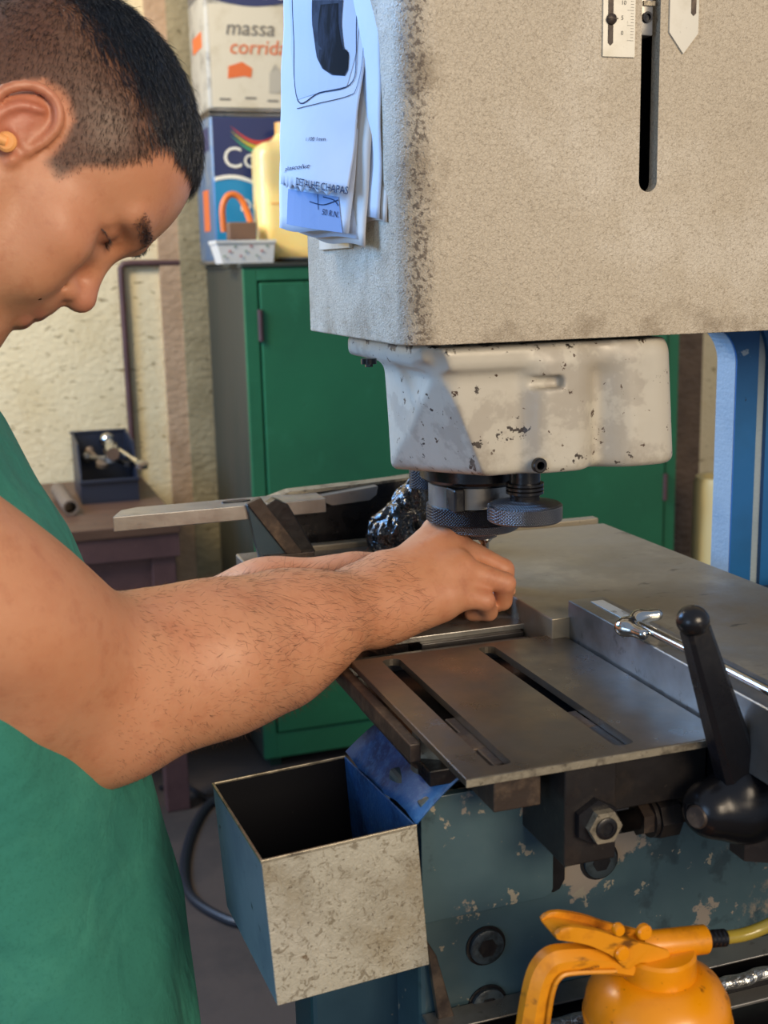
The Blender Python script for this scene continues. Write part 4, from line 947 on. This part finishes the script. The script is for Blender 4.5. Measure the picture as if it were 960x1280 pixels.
def wrench(a, b, r, label, mat_='chrome', ring=True):
    a, b = Vector(a), Vector(b); d = (b-a).normalized(); s_ = d.cross(Vector((0, 0, 1))).normalized(); n_ = s_.cross(d)
    e = empty('wrench', label, 'wrench', a, 'wrenches in the parts bin')
    MB().tube([a, a.lerp(b, .5), b], [r, r*.8, r], 10).go('shank', M[mat_], e, True)
    h = MB()
    if ring:
        for i in range(16):
            t0_, t1_ = 2*math.pi*i/16, 2*math.pi*(i+1)/16
        h.lathe(b+d*r*1.8, [(r*1.2, -r*.8), (r*2.2, -r*.7), (r*2.2, r*.7), (r*1.2, r*.8)], n_, 20)
    else: h.lathe(b, [(r*1.5, -r), (r*1.9, 0), (r*1.5, r*3)], d, 16)
    h.go('head', M[mat_], e, True)
    MB().ball(a, r*1.7, 12).go('end', M[mat_], e, True)
zw = TZ+.07
wrench(at(138, 556, 'y', 3.30), at(172, 578, 'y', 3.20), .0085, 'bright wrench sticking out over the right of the parts bin')
wrench(at(134, 550, 'y', 3.36), at(139, 562, 'y', 3.28), .012, 'short upright socket in the middle of the parts bin', ring=False)
wrench(at(108, 572, 'y', 3.34), at(132, 574, 'y', 3.30), .009, 'dull wrench lying at the left in the parts bin', 'steel')
wrench(at(112, 564, 'y', 3.38), at(126, 578, 'y', 3.30), .008, 'worn wrench crossing under the others at the left of the parts bin', 'pipe')
wrench(at(138, 574, 'y', 3.32), at(156, 578, 'y', 3.28), .008, 'dark wrench under the bright one in the parts bin', 'dark_steel')
pa, pb_ = at(70, 578, 'y', 3.34), at(86, 603, 'y', 3.06)
pa.z = pb_.z = TZ+.021
pp = MB(); pd = (pb_-pa).normalized(); Lp = (pb_-pa).length
pp.lathe(pa, [(.016, 0), (.020, 0), (.020, Lp), (.015, Lp), (.015, Lp-.06), (.0, Lp-.06)], pd, 28)
pi_ = pp.go('steel_pipe', M['pipe'], None, True); tag(pi_, 'short dull steel pipe lying on the brown table left of the parts bin', 'pipe')

# ================================================================== right background
cc = at(880, 640, 'y', 3.1)
cl = MB().lathe((cc.x+.06, 3.1, 0), [(.085, 0), (.085, at(872, 598, 'y', 3.1).z-.02), (.078, at(872, 598, 'y', 3.1).z), (.06, at(872, 598, 'y', 3.1).z), (.06, at(872, 598, 'y', 3.1).z-.3), (0, at(872, 598, 'y', 3.1).z-.3)], n=40).go('cardboard_tube', M['cream_cyl'], None, True)
tag(cl, 'cream open tube standing on the floor between cabinet and blue column', 'tube')

# ================================================================== floor cable
cpts = [at(300, 985, 'z', .008), at(262, 1005, 'z', .008), at(240, 1040, 'z', .008), at(230, 1085, 'z', .008), at(240, 1122, 'z', .008), at(285, 1150, 'z', .008), at(330, 1160, 'z', .008), at(420, 1200, 'z', .008)]
cpts = [at(210, 955, 'z', .008), at(250, 985, 'z', .008)][:0] + cpts
cb_ = MB().tube(spline(cpts, 8), .011, 10).go('floor_cable', M['cable'], None, True); tag(cb_, 'black cable curving across the dark floor behind the scrap bin', 'cable')
c2 = MB().tube(spline([at(200, 985, 'z', .008), at(225, 978, 'z', .008), at(262, 1000, 'z', .008), at(330, 1030, 'z', .008)], 8), .006, 8).go('floor_cable', M['cable'], None, True)
tag(c2, 'thinner straight cable lying on the floor by the table leg', 'cable')

# ================================================================== black plastic wrapped lump on the guide casting
pc = at(507, 640, 'y', 1.20)
bb_ = SDF(); bb_.cone(at(522, 612, 'y', 1.20), at(486, 668, 'y', 1.20), .016, .022, k=.02); bb_.cone(at(530, 640, 'y', 1.21), at(500, 680, 'y', 1.21), .020, .03, k=.02)
me, V_, _ = bb_.mesh('plastic_wrap', .002)
for v in me.vertices:
    n = mnoise.noise(Vector((v.co.x*70, v.co.y*70, v.co.z*35)))+.25*mnoise.noise(v.co*110); r = abs(n); v.co += v.normal*(.010*(r-.25))
pw = put('plastic_wrap', me, M['plasticbag'], None, True); tag(pw, 'crumpled shiny black plastic wrapped beside the chuck', 'plastic')

# ================================================================== YELLOW OIL CAN
OY = .615
oc = at(822, 1235, 'y', OY); OX = oc.x
def oz(py): return at(820, py, 'y', OY).z
oil = empty('oil_can', 'yellow trigger oil can with a clear hose in the lower right foreground', 'oil can', (OX, OY, .757))
zb_ = .757; zs = oz(1262)
MB().lathe((OX, OY, 0), [(.044, zb_), (.048, zb_+.004), (.048, zs), (.0465, zs+.010), (.041, zs+.020), (.032, zs+.0265), (.0265, zs+.0285)], n=72).go('body', M['yellow'], oil, True)
MB().lathe((OX, OY, 0), [(.0482, zs-.006), (.0490, zs-.005), (.0490, zs-.003), (.0482, zs-.002)], n=72).go('seam', M['yellow'], oil, True)
ct = oz(1192)
cap = MB().lathe((OX, OY, 0), [(.0245, oz(1236)), (.0252, oz(1234)), (.0242, ct+.001), (.0225, ct+.003), (0, ct+.004)], n=56).go('cap', M['yellow'], oil, True)
# handle: comes out of the cap, bends down at the left
hp = [at(785, 1205, 'y', OY), at(740, 1198, 'y', OY), at(700, 1200, 'y', OY), at(684, 1208, 'y', OY), at(674, 1232, 'y', OY), at(664, 1290, 'y', OY), at(660, 1340, 'y', OY)]
H = spline(hp, 6); hm = MB(); RR = []
for i, p in enumerate(H):
    t = (H[min(i+1, len(H)-1)]-H[max(i-1, 0)]).normalized(); s_ = Vector((0, 1, 0)); n_ = t.cross(s_).normalized()
    f = min(1, i/14); w, hgt = .0085, .0066+.0025*f
    RR.append([hm.bm.verts.new(p+s_*(w*math.cos(a))*1.15+n_*(hgt*math.sin(a))*1.15) for a in [math.pi/4*k+.39 for k in range(8)]])
for A_, B_ in zip(RR, RR[1:]):
    for i in range(8): hm.bm.faces.new((A_[i], A_[(i+1) % 8], B_[(i+1) % 8], B_[i]))
hm.bm.faces.new(RR[0][::-1]); hm.bm.faces.new(RR[-1]); hnd = hm.go('handle', M['yellow_worn'], oil, True, auto=30)
# inner rib of the handle
H2 = spline([at(770, 1214, 'y', OY-.011), at(720, 1216, 'y', OY-.011), at(700, 1222, 'y', OY-.011), at(690, 1245, 'y', OY-.011), at(682, 1300, 'y', OY-.011)], 6)
MB().tube(H2, .0016, 6).go('handle_rib', M['yellow_worn'], hnd, True)
tm = MB()
# trigger lever on top
tg0 = [at(684, 1154, 'y', OY-.002), at(700, 1148, 'y', OY-.002), at(760, 1158, 'y', OY-.002), at(790, 1166, 'y', OY-.002), at(824, 1176, 'y', OY-.002), at(826, 1188, 'y', OY-.002), at(795, 1190, 'y', OY-.002), at(772, 1197, 'y', OY-.002), at(768, 1188, 'y', OY-.002), at(740, 1176, 'y', OY-.002), at(700, 1167, 'y', OY-.002), at(686, 1163, 'y', OY-.002)]
top_l = spline([at(x_, y_, 'y', OY) for x_, y_ in ((684, 1157), (700, 1148), (735, 1152), (770, 1163), (800, 1170), (824, 1177))], 5)
bot_l = spline([at(x_, y_, 'y', OY) for x_, y_ in ((827, 1184), (805, 1191), (785, 1192), (776, 1200), (766, 1194), (752, 1182), (725, 1170), (700, 1165), (686, 1163))], 4)
tg = top_l+bot_l
trg = MB().prism([p-Vector((0, .0115, 0)) for p in tg], (0, .0035, 0), .0006).prism([p+Vector((0, .0080, 0)) for p in tg], (0, .0035, 0), .0006).prism([p-Vector((0, .009, (.0012+.0035*min(1, i/8)) if i < len(top_l) else 0)) for i, p in enumerate(tg)], (0, .018, 0)).go('trigger', M['yellow_worn'], oil, True, auto=40)
for px, py, r, ln_ in ((774, 1163, .0040, .008), (806, 1166, .0052, .009), (778, 1192, .0050, .008)):
    c = at(px, py, 'y', OY-.013); MB().lathe((c.x, OY-.0135, c.z), [(0, -.0012), (r*.8, -.001), (r, .0003), (r, .0035)], (0, 1, 0), 24 if r != .0055 else 6).go('pivot_pin', M['yellow'], trg, True)
n0_, n1_ = at(800, 1183, 'y', OY), at(880, 1174, 'y', OY)
MB().lathe(n0_, [(.008, 0), (.0095, .006), (.0095, (n1_-n0_).length), (.006, (n1_-n0_).length+.001)], n1_-n0_, 32).go('nozzle', M['yellow'], oil, True)
e0, e1 = n1_, at(907, 1172, 'y', OY)
pr_ = [(.0045, 0)]; LL = (e1-e0).length
for i in range(5): h = LL*i/5; pr_ += [(.0058, h+.0004), (.0058, h+LL/7), (.0048, h+LL/6.9)]
MB().lathe(e0, pr_+[(.004, LL)], e1-e0, 28).go('hose_collar', M['black'], oil, True)
MB().tube(spline([e1-Vector((.001, 0, 0)), at(930, 1168, 'y', OY), at(955, 1159, 'y', OY-.002), at(1000, 1138, 'y', OY-.01), at(1060, 1120, 'y', OY-.03)], 8), .0045, 16).go('hose', M['hose'], oil, True)
lettering('embossed_marking', 'pro automotiva', .0040, lambda u, v: (at(705, 1222, 'y', OY-.0115).x+u, OY-.0112, at(705, 1222, 'y', OY-.0115).z+v+u*.05), M['black'], hnd)

sp_ = bpy.data.lights.new('sun_patch', 'SPOT'); sp_.energy = 260; sp_.color = (1, .86, .52); sp_.spot_size = R_(3.2); sp_.spot_blend = .3; sp_.shadow_soft_size = .02
so = bpy.data.objects.new('sun_patch', sp_); COL.objects.link(so); so.location = (-1.6, 1.3, 2.5)
so.rotation_euler = (at(336, 275, 'y', 3.14)-so.location).to_track_quat('-Z', 'Y').to_euler()
# ================================================================== PERSON
per = empty('person', 'man in green work shirt with faded black hair, head bowed, gripping a steel strip', 'person', (-.05, .96, 0))
TH_, PS_ = R_(54), R_(17)
R1 = CR*math.cos(PS_)+CF*math.sin(PS_); F1 = CF*math.cos(PS_)-CR*math.sin(PS_)
HX = R1*math.cos(TH_)-CU*math.sin(TH_); HZ = R1*math.sin(TH_)+CU*math.cos(TH_); HY = F1
HO = ad(12, 190, .80)+F1*.075
HM = np.array([[HX[i], HY[i], HZ[i]] for i in range(3)], np.float32)
def hp_(x, y, z): return HO+HX*x+HY*y+HZ*z
def rot_(ax, deg): return HM @ np.array(Matrix.Rotation(R_(deg), 3, ax), np.float32)
B = SDF()
def E_(c, r, k=.012, op='u', ax=None, deg=0): B.ell(hp_(*c), r, HM if ax is None else rot_(ax, deg), k, op)
def C_(a, b, ra, rb, k=.01, op='u'): B.cone(hp_(*a), hp_(*b), ra, rb, k, op)
E_((-.014, 0, .063), (.096, .076, .088))
E_((.022, 0, .062), (.060, .066, .060), .03)
E_((.028, 0, -.020), (.052, .055, .070), .04)
for s_ in (-1, 1):
    E_((.050, s_*.046, .000), (.028, .018, .017), .025)
    E_((.050, s_*.036, -.030), (.034, .022, .030), .02)
    C_((.000, s_*.054, -.045), (.070, s_*.016, -.092), .014, .014, .03)
    C_((.000, s_*.058, -.01), (.000, s_*.054, -.045), .012, .014, .03)
C_((.068, -.030, .050), (.068, .030, .050), .0125, .0125, .02)
E_((.066, 0, -.035), (.026, .028, .026), .02)
E_((.068, 0, -.085), (.020, .022, .018), .02)
for s_ in (-1, 1):      # eye sockets, balls, lids
    E_((.086, s_*.034, .031), (.013, .016, .011), .014, 's')
    E_((.0645, s_*.032, .031), (.0130, .0135, .0125), .003)
    C_((.0745, s_*.020, .036), (.0665, s_*.045, .034), .0035, .003, .006)
    C_((.084, s_*.012, .052), (.074, s_*.044, .053), .005, .004, .010)
C_((.072, 0, .030), (.0965, 0, -.006), .0078, .0088, .012)
E_((.0955, 0, -.0095), (.0100, .0105, .0090), .008)
for s_ in (-1, 1):
    E_((.0855, s_*.0125, -.0135), (.0095, .0062, .0075), .005)
    E_((.0880, s_*.0065, -.0215), (.0040, .0030, .0050), .003, 's')
    C_((.084, s_*.019, -.016), (.079, s_*.028, -.040), .0012, .001, .004, 's')
E_((.078, 0, -.030), (.0125, .018, .012), .010)
C_((.0865, -.006, -.0400), (.0865, .006, -.0400), .0052, .0052, .005)
for s_ in (-1, 1):
    C_((.0865, s_*.006, -.0400), (.0765, s_*.024, -.0455), .0052, .0028, .004)
    C_((.0850, s_*.006, -.0515), (.0755, s_*.022, -.0485), .0058, .0030, .004)
C_((.0850, -.006, -.0515), (.0850, .006, -.0515), .0058, .0058, .004)
for s_ in (-1, 1): C_((.094, 0, -.0462), (.076, s_*.026, -.0470), .0012, .0008, .002, 's')
# ears
for s_ in (-1, 1):
    def q(x, y, z): return (x, -s_*y if s_ > 0 else y, z)
    yy = lambda y: y if s_ < 0 else -y
    E_((-.013, yy(-.077), .014), (.017, .0040, .027), .004, ax='Z', deg=(14 if s_ < 0 else -14))
    HP = spline([(.0045, yy(-.072), .006), (.0055, yy(-.0745), .024), (.001, yy(-.0775), .038), (-.011, yy(-.081), .0445), (-.025, yy(-.085), .038), (-.032, yy(-.087), .020), (-.027, yy(-.085), .000), (-.017, yy(-.080), -.015), (-.007, yy(-.075), -.019)], 3)
    for a, b in zip(HP, HP[1:]): C_(tuple(a), tuple(b), .0032, .0032, .0025)
    AP = spline([(-.010, yy(-.080), .034), (-.020, yy(-.083), .022), (-.021, yy(-.083), .004), (-.012, yy(-.078), -.009)], 3)
    for a, b in zip(AP, AP[1:]): C_(tuple(a), tuple(b), .0024, .0024, .003)
    E_((-.012, yy(-.075), -.016), (.008, .004, .008), .004)
    E_((-.0055, yy(-.0835), .004), (.0085, .0085, .0105), .003, 's')
    E_((-.002, yy(-.0825), .024), (.0045, .0055, .010), .003, 's')
    E_((.0050, yy(-.0735), -.002), (.0040, .0050, .0055), .004)
    C_((.006, yy(-.072), .010), (-.010, yy(-.079), .010), .0020, .0018, .003)
# neck and upper trunk
NB = Vector((-.135, .955, 1.30))
B.cone(hp_(-.050, 0, -.02), NB, .052, .064, .05)
B.cone(hp_(.0, 0, -.06), NB+Vector((.05, 0, -.02)), .045, .05, .05)
TY = .965
B.cone((-.115, .80, 1.27), (-.115, 1.11, 1.27), .062, .062, .06)
B.loft([(1.25, -.115, .095, .15), (1.15, -.10, .105, .165), (.98, -.07, .11, .155), (.90, -.05, .11, .15)], TY, .04)
# right arm
SR = Vector((-.105, .775, 1.232)); ER = ad(140, 862, .900); WR = ad(452, 757, 1.045)
B.cone(SR, ER, .072, .058, .04)
B.ell(SR.lerp(ER, .50)+Vector((0, 0, -.010)), (.078, .058, .095), np.array((ER-SR).to_track_quat('Z', 'Y').to_matrix()), .03)
ol = ad(128, 928, .895)
B.cone(ER, ad(108, 914, .885), .044, .026, .03)
B.cone(ad(165, 845, .91), ad(270, 822, .945), .054, .052, .03)
B.cone(ad(270, 822, .945), ad(375, 786, 1.0), .052, .0435, .03)
B.cone(ad(375, 786, 1.0), WR, .0435, .0315, .03)
B.cone(ad(190, 800, .93), ad(330, 775, .99), .034, .030, .03)
B.cone(ad(180, 885, .90), ad(350, 838, .975), .034, .029, .03)
B.cone(ad(30, 866, .845), ad(112, 912, .885), .042, .030, .05)
B.cone(ad(430, 738, 1.06), ad(475, 715, 1.075), .017, .018, .02)     # thumb side of the wrist
B.ell(ad(446, 768, 1.025), (.010, .010, .010), None, .012)              # ulna knob
# right hand
def H_(px, py, d): return ad(px, py, d)
hand = {
 'index': [(546, 665, 1.125), (603, 700, 1.140), (618, 728, 1.150), (604, 748, 1.150)],
 'middle': [(565, 679, 1.105), (629, 712, 1.120), (632, 738, 1.130), (612, 755, 1.135)],
 'ring': [(574, 710, 1.085), (631, 729, 1.095), (628, 751, 1.108), (606, 760, 1.115)],
 'little': [(560, 742, 1.072), (606, 751, 1.083), (611, 765, 1.098), (590, 767, 1.108)]}
rr = {'index': (.0118, .0098, .0088, .0080), 'middle': (.0122, .0102, .0090, .0082), 'ring': (.0122, .0100, .0088, .0080), 'little': (.0118, .0092, .0080, .0072)}
for f, P in hand.items():
    J = [H_(*p) for p in P]; r = rr[f]
    B.cone(WR.lerp(J[0], .18), J[0], .017, r[0]+.0015, .018)
    B.cone(J[0], J[1], r[0], r[1], .005)
    B.cone(J[1], J[2], r[1], r[2], .0025)
    B.cone(J[2], J[3], r[2], r[3], .0025)
    B.ell(J[0]+CU*.003, (.0105, .0105, .0095), None, .008)
B.cone(H_(560, 715, 1.080), H_(592, 736, 1.093), .013, .0105, .012)
B.cone(H_(480, 760, 1.065), H_(535, 722, 1.10), .026, .019, .02)          # palm body
B.cone(H_(470, 775, 1.045), H_(548, 755, 1.075), .022, .0165, .02)         # heel of the hand
for f_, kk in (('middle', .18), ('ring', .18), ('little', .2)):
    J0 = H_(*hand[f_][0]); a_v = WR.lerp(J0, .35)+CU*.0175; b_v = J0+CU*.0095; B.cone(a_v, b_v, .0022, .0030, .007)
T1, T2, T3, T4 = H_(485, 745, 1.10), H_(530, 738, 1.135), H_(566, 748, 1.15), H_(592, 757, 1.148)
B.cone(T1, T2, .019, .0135, .015); B.cone(T2, T3, .012, .0105, .006); B.cone(T3, T4, .0105, .0085, .004)
# left arm and hand, on the far side
SL = Vector((-.115, 1.135, 1.262)); EL = Vector((.055, 1.140, .990)); WL = Vector((.325, 1.092, 1.0600))
B.cone(SL, EL, .064, .048, .04)
ML = Vector((.245, 1.108, 1.0405)); B.cone(EL, ML, .044, .0375, .03); B.cone(ML, WL, .0375, .026, .03)
for i, (y, z, ln_) in enumerate(((1.045, 1.072, .0), (1.060, 1.078, .004), (1.077, 1.078, .002), (1.092, 1.072, -.004))):
    K = Vector((.392+ln_*.5, y+.004, z-.006)); r = .0095
    B.cone(WL+Vector((.015, (y-1.07)*.35, 0)), K, .016, .0105, .015)
    K2 = K+Vector((.030+ln_, -.012, -.006)); K3 = K2+Vector((.008, -.006, -.016)); K4 = K3+Vector((-.012, -.006, -.006))
    B.cone(K, K2, .0098, .0088, .004); B.cone(K2, K3, .0086, .0078, .002); B.cone(K3, K4, .0078, .007, .002)
LT = [Vector((.345, 1.062, 1.060)), Vector((.372, 1.035, 1.058)), Vector((.398, 1.022, 1.056)), Vector((.415, 1.018, 1.050))]
B.cone(LT[0], LT[1], .016, .0125, .012); B.cone(LT[1], LT[2], .0115, .010, .004); B.cone(LT[2], LT[3], .010, .008, .003)
me, V_, F_ = B.mesh('body', .0019)
body = put('body', me, M['skin'], per, True)
# ---- pigment per vertex
loc = (V_ - np.array(HO)) @ HM
hx_, hy_, hz_ = loc[:, 0], loc[:, 1], loc[:, 2]
near = (np.linalg.norm(loc-np.array([0, 0, .03]), axis=1) < .19)
def lin(h): return np.array(srgb(h)[:3])
col = np.tile(lin('cc916c'), (len(V_), 1))
def blend(mask, c): 
    global col
    col = col*(1-mask[:, None]) + lin(c)*mask[:, None]
def g3(c, r): return np.exp(-((loc-np.array(c))/np.array(r)).__pow__(2).sum(1))
fac = near & (hx_ > .03) & (hz_ < .1)
for c, r, hexc, a in (((.10, 0, -.012), (.022, .02, .02), 'b8705a', .7), ((.088, 0, -.041), (.009, .020, .0050), '9c5248', .95), ((.088, 0, -.0515), (.009, .018, .0055), 'a35a4e', .95),
                      ((-.012, -.085, .02), (.022, .014, .032), 'c0705a', .75), ((.06, -.05, 0), (.03, .03, .03), 'c07a58', .5), ((.07, -.034, .040), (.02, .02, .008), 'a8704f', .5),
                      ((.07, -.034, .026), (.015, .018, .006), '9a6047', .6)):
    blend(np.where(near, g3(c, r)*a, 0), hexc)
for s_ in (-1, 1):
    bw_ = np.where(near, np.exp(-((hz_-.0535-.10*np.clip(np.abs(hy_)-.028, -1, 0))/.0042)**2)*np.exp(-((hy_-s_*.030)/.017)**4)*(hx_ > .05), 0); blend(np.clip(bw_*.9, 0, 1), '3a2419')
# beard shadow round mouth and jaw
blend(np.where(near & (hx_ > .0), .35*g3((.07, 0, -.06), (.045, .05, .045)), 0), '8d6550')
HL = np.array([(-.20, -.02), (-.06, -.03), (.0, .03), (.0174, .0317), (.036, .0345), (.057, .047), (.079, .0515), (.090, .0480), (.098, .050), (.104, .058), (.110, .064), (.125, .08), (.2, .2)])
def hairmask(x, y, z):
    fz = np.interp(z, HL[:, 0], HL[:, 1]) + .0*y
    m = (fz-x)/.006
    low = np.where(x < -.030, (z+.045)/.012, np.where(x < .006, (z-.047)/.005, (z-.014)/.008))
    ear = np.sqrt(((x+.012)/.026)**2+((z-.014)/.037)**2)
    m = np.minimum(m, low); m = np.where(np.abs(y) > .066, np.minimum(m, (ear-1)*6), m)
    return np.clip(m, 0, 1)
hm_ = np.where(near, hairmask(hx_, hy_, hz_), 0)
nz = np.sin(hx_*900+hz_*300)*np.sin(hz_*1100-hy_*500)*.5+.5
top_ = np.clip((hz_-.085+.25*(hx_-.02).clip(0))/.03, 0, 1)
blend(hm_*(.80+.12*nz)*(1-top_), '4a372c'); blend(hm_*top_, '1a1716')
kn = np.zeros(len(V_))
for f, P in hand.items():
    for p in P[:2]: kn += np.exp(-(np.linalg.norm(V_-np.array(H_(*p)), axis=1)/.013)**2)
blend(np.clip(kn, 0, 1)*.35, 'b06a4e')
at_ = me.color_attributes.new('tint', 'FLOAT_COLOR', 'POINT'); at_.data.foreach_set('color', np.concatenate([col, np.ones((len(col), 1))], 1).astype(np.float32).ravel())
# ---- normals for strands
fn_ = np.zeros((len(me.vertices)*3), np.float32); me.vertices.foreach_get('normal', fn_); fn_ = fn_.reshape(-1, 3)
def strands(name, P, D, L, r, bend, mat_, parent, seg=2, label=None):
    """tapered three-sided hairs: P roots, D directions, L lengths, bend = sideways vector added towards the tip"""
    n = len(P); D = D/np.linalg.norm(D, axis=1)[:, None]
    a = np.cross(D, np.array([.31, .52, .79])); a /= np.linalg.norm(a, axis=1)[:, None]; b = np.cross(D, a)
    Vs = []; nvp = 3*seg+1
    for k in range(seg):
        t = k/seg; c = P + D*(L*t)[:, None] + bend*((L*t*t))[:, None]; rad = r*(1-.45*t)
        for q in range(3):
            an = 2*math.pi*q/3; Vs.append(c+(a*math.cos(an)+b*math.sin(an))*rad)
    Vs.append(P + D*L[:, None] + bend*L[:, None])
    A = np.stack(Vs, 1).reshape(-1, 3).astype(np.float32)
    fc = []
    for k in range(seg-1):
        for q in range(3): q2 = (q+1) % 3; fc += [(k*3+q, k*3+q2, (k+1)*3+q2), (k*3+q, (k+1)*3+q2, (k+1)*3+q)]
    k = seg-1
    for q in range(3): fc.append((k*3+q, k*3+(q+1) % 3, nvp-1))
    fc = np.array(fc); I = (np.arange(n)[:, None, None]*nvp+fc[None]).reshape(-1)
    m2 = bpy.data.meshes.new(name); m2.vertices.add(len(A)); m2.vertices.foreach_set('co', A.ravel()); m2.loops.add(len(I)); m2.loops.foreach_set('vertex_index', I.astype(np.int32))
    nf = len(I)//3; m2.polygons.add(nf); m2.polygons.foreach_set('loop_start', np.arange(0, nf*3, 3, dtype=np.int32)); m2.polygons.foreach_set('loop_total', np.full(nf, 3, np.int32))
    m2.update(calc_edges=True); o = put(name, m2, mat_, parent, kind='stuff', label=label); return o
HXn, HYn, HZn = [np.array(tuple(v)) for v in (HX, HY, HZ)]
idx = np.nonzero(hm_ > .02)[0]
def pick(idx, w, n):
    w = w/w.sum(); return rng.choice(idx, n, p=w)
# side stubble
w = hm_[idx]*(1-.85*top_[idx]); j = pick(idx, w, 30000)
jit = rng.normal(0, .0009, (len(j), 3)); N_ = fn_[j]
flow = HXn*.75 - HZn*.65; T_ = flow - N_*(N_@flow)[:, None]
lz = np.clip((hz_[j]-.02)/.08, 0, 1)
D = N_*.55 + T_ + rng.normal(0, .22, (len(j), 3))
strands('hair_sides', V_[j]+jit-N_*.0005, D, .0022+.0050*lz*rng.uniform(.6, 1.2, len(j)), .00013, -N_*.15, M['hair_side'], per, label='short faded brown-black side hair')
# top hair
w = hm_[idx]*top_[idx]; j = pick(idx, w, 34000)
jit = rng.normal(0, .0010, (len(j), 3)); N_ = fn_[j]
flow = HXn*1.0 - HZn*.25; T_ = flow - N_*(N_@flow)[:, None]
cl = np.sin(hx_[j]*160+hy_[j]*230)*.10
D = N_*.42 + T_ + rng.normal(0, .16, (len(j), 3)) + HYn[None]*cl[:, None]
L_ = .010+.012*np.clip((hz_[j]-.09)/.04, 0, 1)*rng.uniform(.7, 1.15, len(j))
strands('hair_top', V_[j]+jit-N_*.0005, D, L_, .00017, -N_*.30 - HZn[None]*.15, M['hair'], per, seg=3, label='black hair combed forward')
# brows and lashes
for s_ in (-1, 1):
    k_ = np.nonzero(near & (hx_ > .05) & (np.abs(hz_-.0535) < .0055) & (np.abs(hy_-s_*.030) < .019))[0]
    if len(k_):
        j = rng.choice(k_, 420); N_ = fn_[j]; D = N_*.35 + HYn*s_*.8 - HZn*.15 + rng.normal(0, .2, (len(j), 3))
        strands('eyebrow', V_[j], D, rng.uniform(.004, .008, len(j)), .00013, -N_*.2, M['hair'], per)
    Pl = []; 
    for i in range(60):
        t = i/59; y = s_*(.020+.026*t); Pl.append(tuple(hp_(.0775-.010*t**2, y, .0265+.003*math.sin(t*3))))
    Pl = np.array(Pl); D = np.tile(HXn*.9-HZn*.35+HYn*s_*.25, (60, 1))+rng.normal(0, .08, (60, 3))
    strands('eyelashes', Pl-HXn*.002, D, np.full(60, .0085), .00022, np.tile(HZn*.2, (60, 1)), M['hair'], per)
# arm hair on both forearms
def axis_d(A, Bv):
    A, Bv = np.array(tuple(A)), np.array(tuple(Bv)); ab = Bv-A; t = ((V_-A)@ab)/(ab@ab); return t, np.linalg.norm(V_-A-np.clip(t, 0, 1)[:, None]*ab, axis=1), ab/np.linalg.norm(ab)
for A, Bv, n in ((ER, WR, 4200), (EL, WL, 1200)):
    t, d, ax_ = axis_d(A, Bv); k_ = np.nonzero((t > -.12) & (t < 1.18) & (d < .075))[0]
    j = rng.choice(k_, n); N_ = fn_[j]; side_ = np.cross(N_, ax_)
    D = N_*.30 + ax_*.55 + side_*.55*np.sin(V_[j, 2:3]*60+1) - np.array([0, 0, .35]) + rng.normal(0, .34, (n, 3)); D -= N_*np.minimum(0, (D*N_).sum(1))[:, None]*1.0; D += N_*.18
    strands('forearm_hair', V_[j], D, rng.uniform(.006, .016, n)*np.clip(.35+t[j]*.9, .3, 1), .000082, -N_*.10, M['armhair'], per, seg=2)
# ---- shirt
G = SDF()
lv_ = [(1.30, -.120, .100, .170), (1.25, -.108, .118, .195), (1.20, -.098, .128, .198), (1.165, -.085, .132, .198), (1.08, -.062, .136, .196), (.97, -.045, .138, .192), (.90, -.032, .138, .190), (.84, -.022, .140, .192), (.72, -.016, .143, .196), (.60, -.014, .143, .198)]
G.loft(lv_, TY, .02)
G.cone((-.118, .815, 1.275), (-.118, 1.115, 1.275), .070, .070, .05)
G.cone(SR, SR.lerp(ER, .05), .079, .079, .03); G.cone(SL, SL.lerp(EL, .45), .076, .068, .03)
G.cone(NB+Vector((.0, 0, -.03)), NB+Vector((.02, 0, .005)), .078, .066, .03)
me, V2, _ = G.mesh('shirt', .005)
n2 = np.zeros(len(me.vertices)*3, np.float32); me.vertices.foreach_get('normal', n2); n2 = n2.reshape(-1, 3)
for i, v in enumerate(me.vertices):
    c = v.co; a = mnoise.noise(Vector((c.x*9, c.y*9, c.z*4+c.x*5)))*.014+mnoise.noise(Vector((c.x*20+c.z*9, c.y*20, c.z*9)))*.0055
    v.co = c+Vector(n2[i])*a
put('shirt', me, M['shirt'], per, True, label='loose green twill work shirt')
cb0 = NB+Vector((.03, 0, .015))
# ---- trousers, shoes
Tq = SDF()
for y in (.875, 1.055):
    Tq.cone((-.03, y, .68), (-.02, y, .45), .098, .075, .05); Tq.cone((-.02, y, .45), (-.04, y, .07), .075, .062, .04)
Tq.loft([(.56, -.02, .12, .18), (.70, -.022, .128, .185), (.86, -.03, .120, .172)], TY, .05)
me, _, _ = Tq.mesh('trousers', .009); put('trousers', me, M['trousers'], per, True)
for y in (.875, 1.055):
    Sh = SDF(); Sh.cone((-.06, y, .045), (.12, y-.01 if y < .95 else y+.01, .034), .042, .036, .02); Sh.cone((-.06, y, .05), (-.05, y, .10), .042, .045, .02); Sh.half((0, 0, 0), (0, 0, -1), .004)
    me, _, _ = Sh.mesh('shoe', .006, B=8); put('shoe', me, M['shoe'], per, True)
# ---- ear plug
ep = MB(); a = hp_(-.0035, -.077, .003); b = hp_(-.0035, -.0885, .000); c = hp_(-.010, -.0895, -.005)
ep.lathe(a, [(.0035, 0), (.0040, .006), (.0066, .009), (.0066, .0115), (.0050, .0130), (0, .0134)], b-a, 28); ep.cyl(b, c, .0036, .0034, n=18); ep.ball(c, .0034, 14)
eo = ep.go('earplug', M['orange'], None, True); tag(eo, 'small orange earplug in the ear of the man', 'earplug')
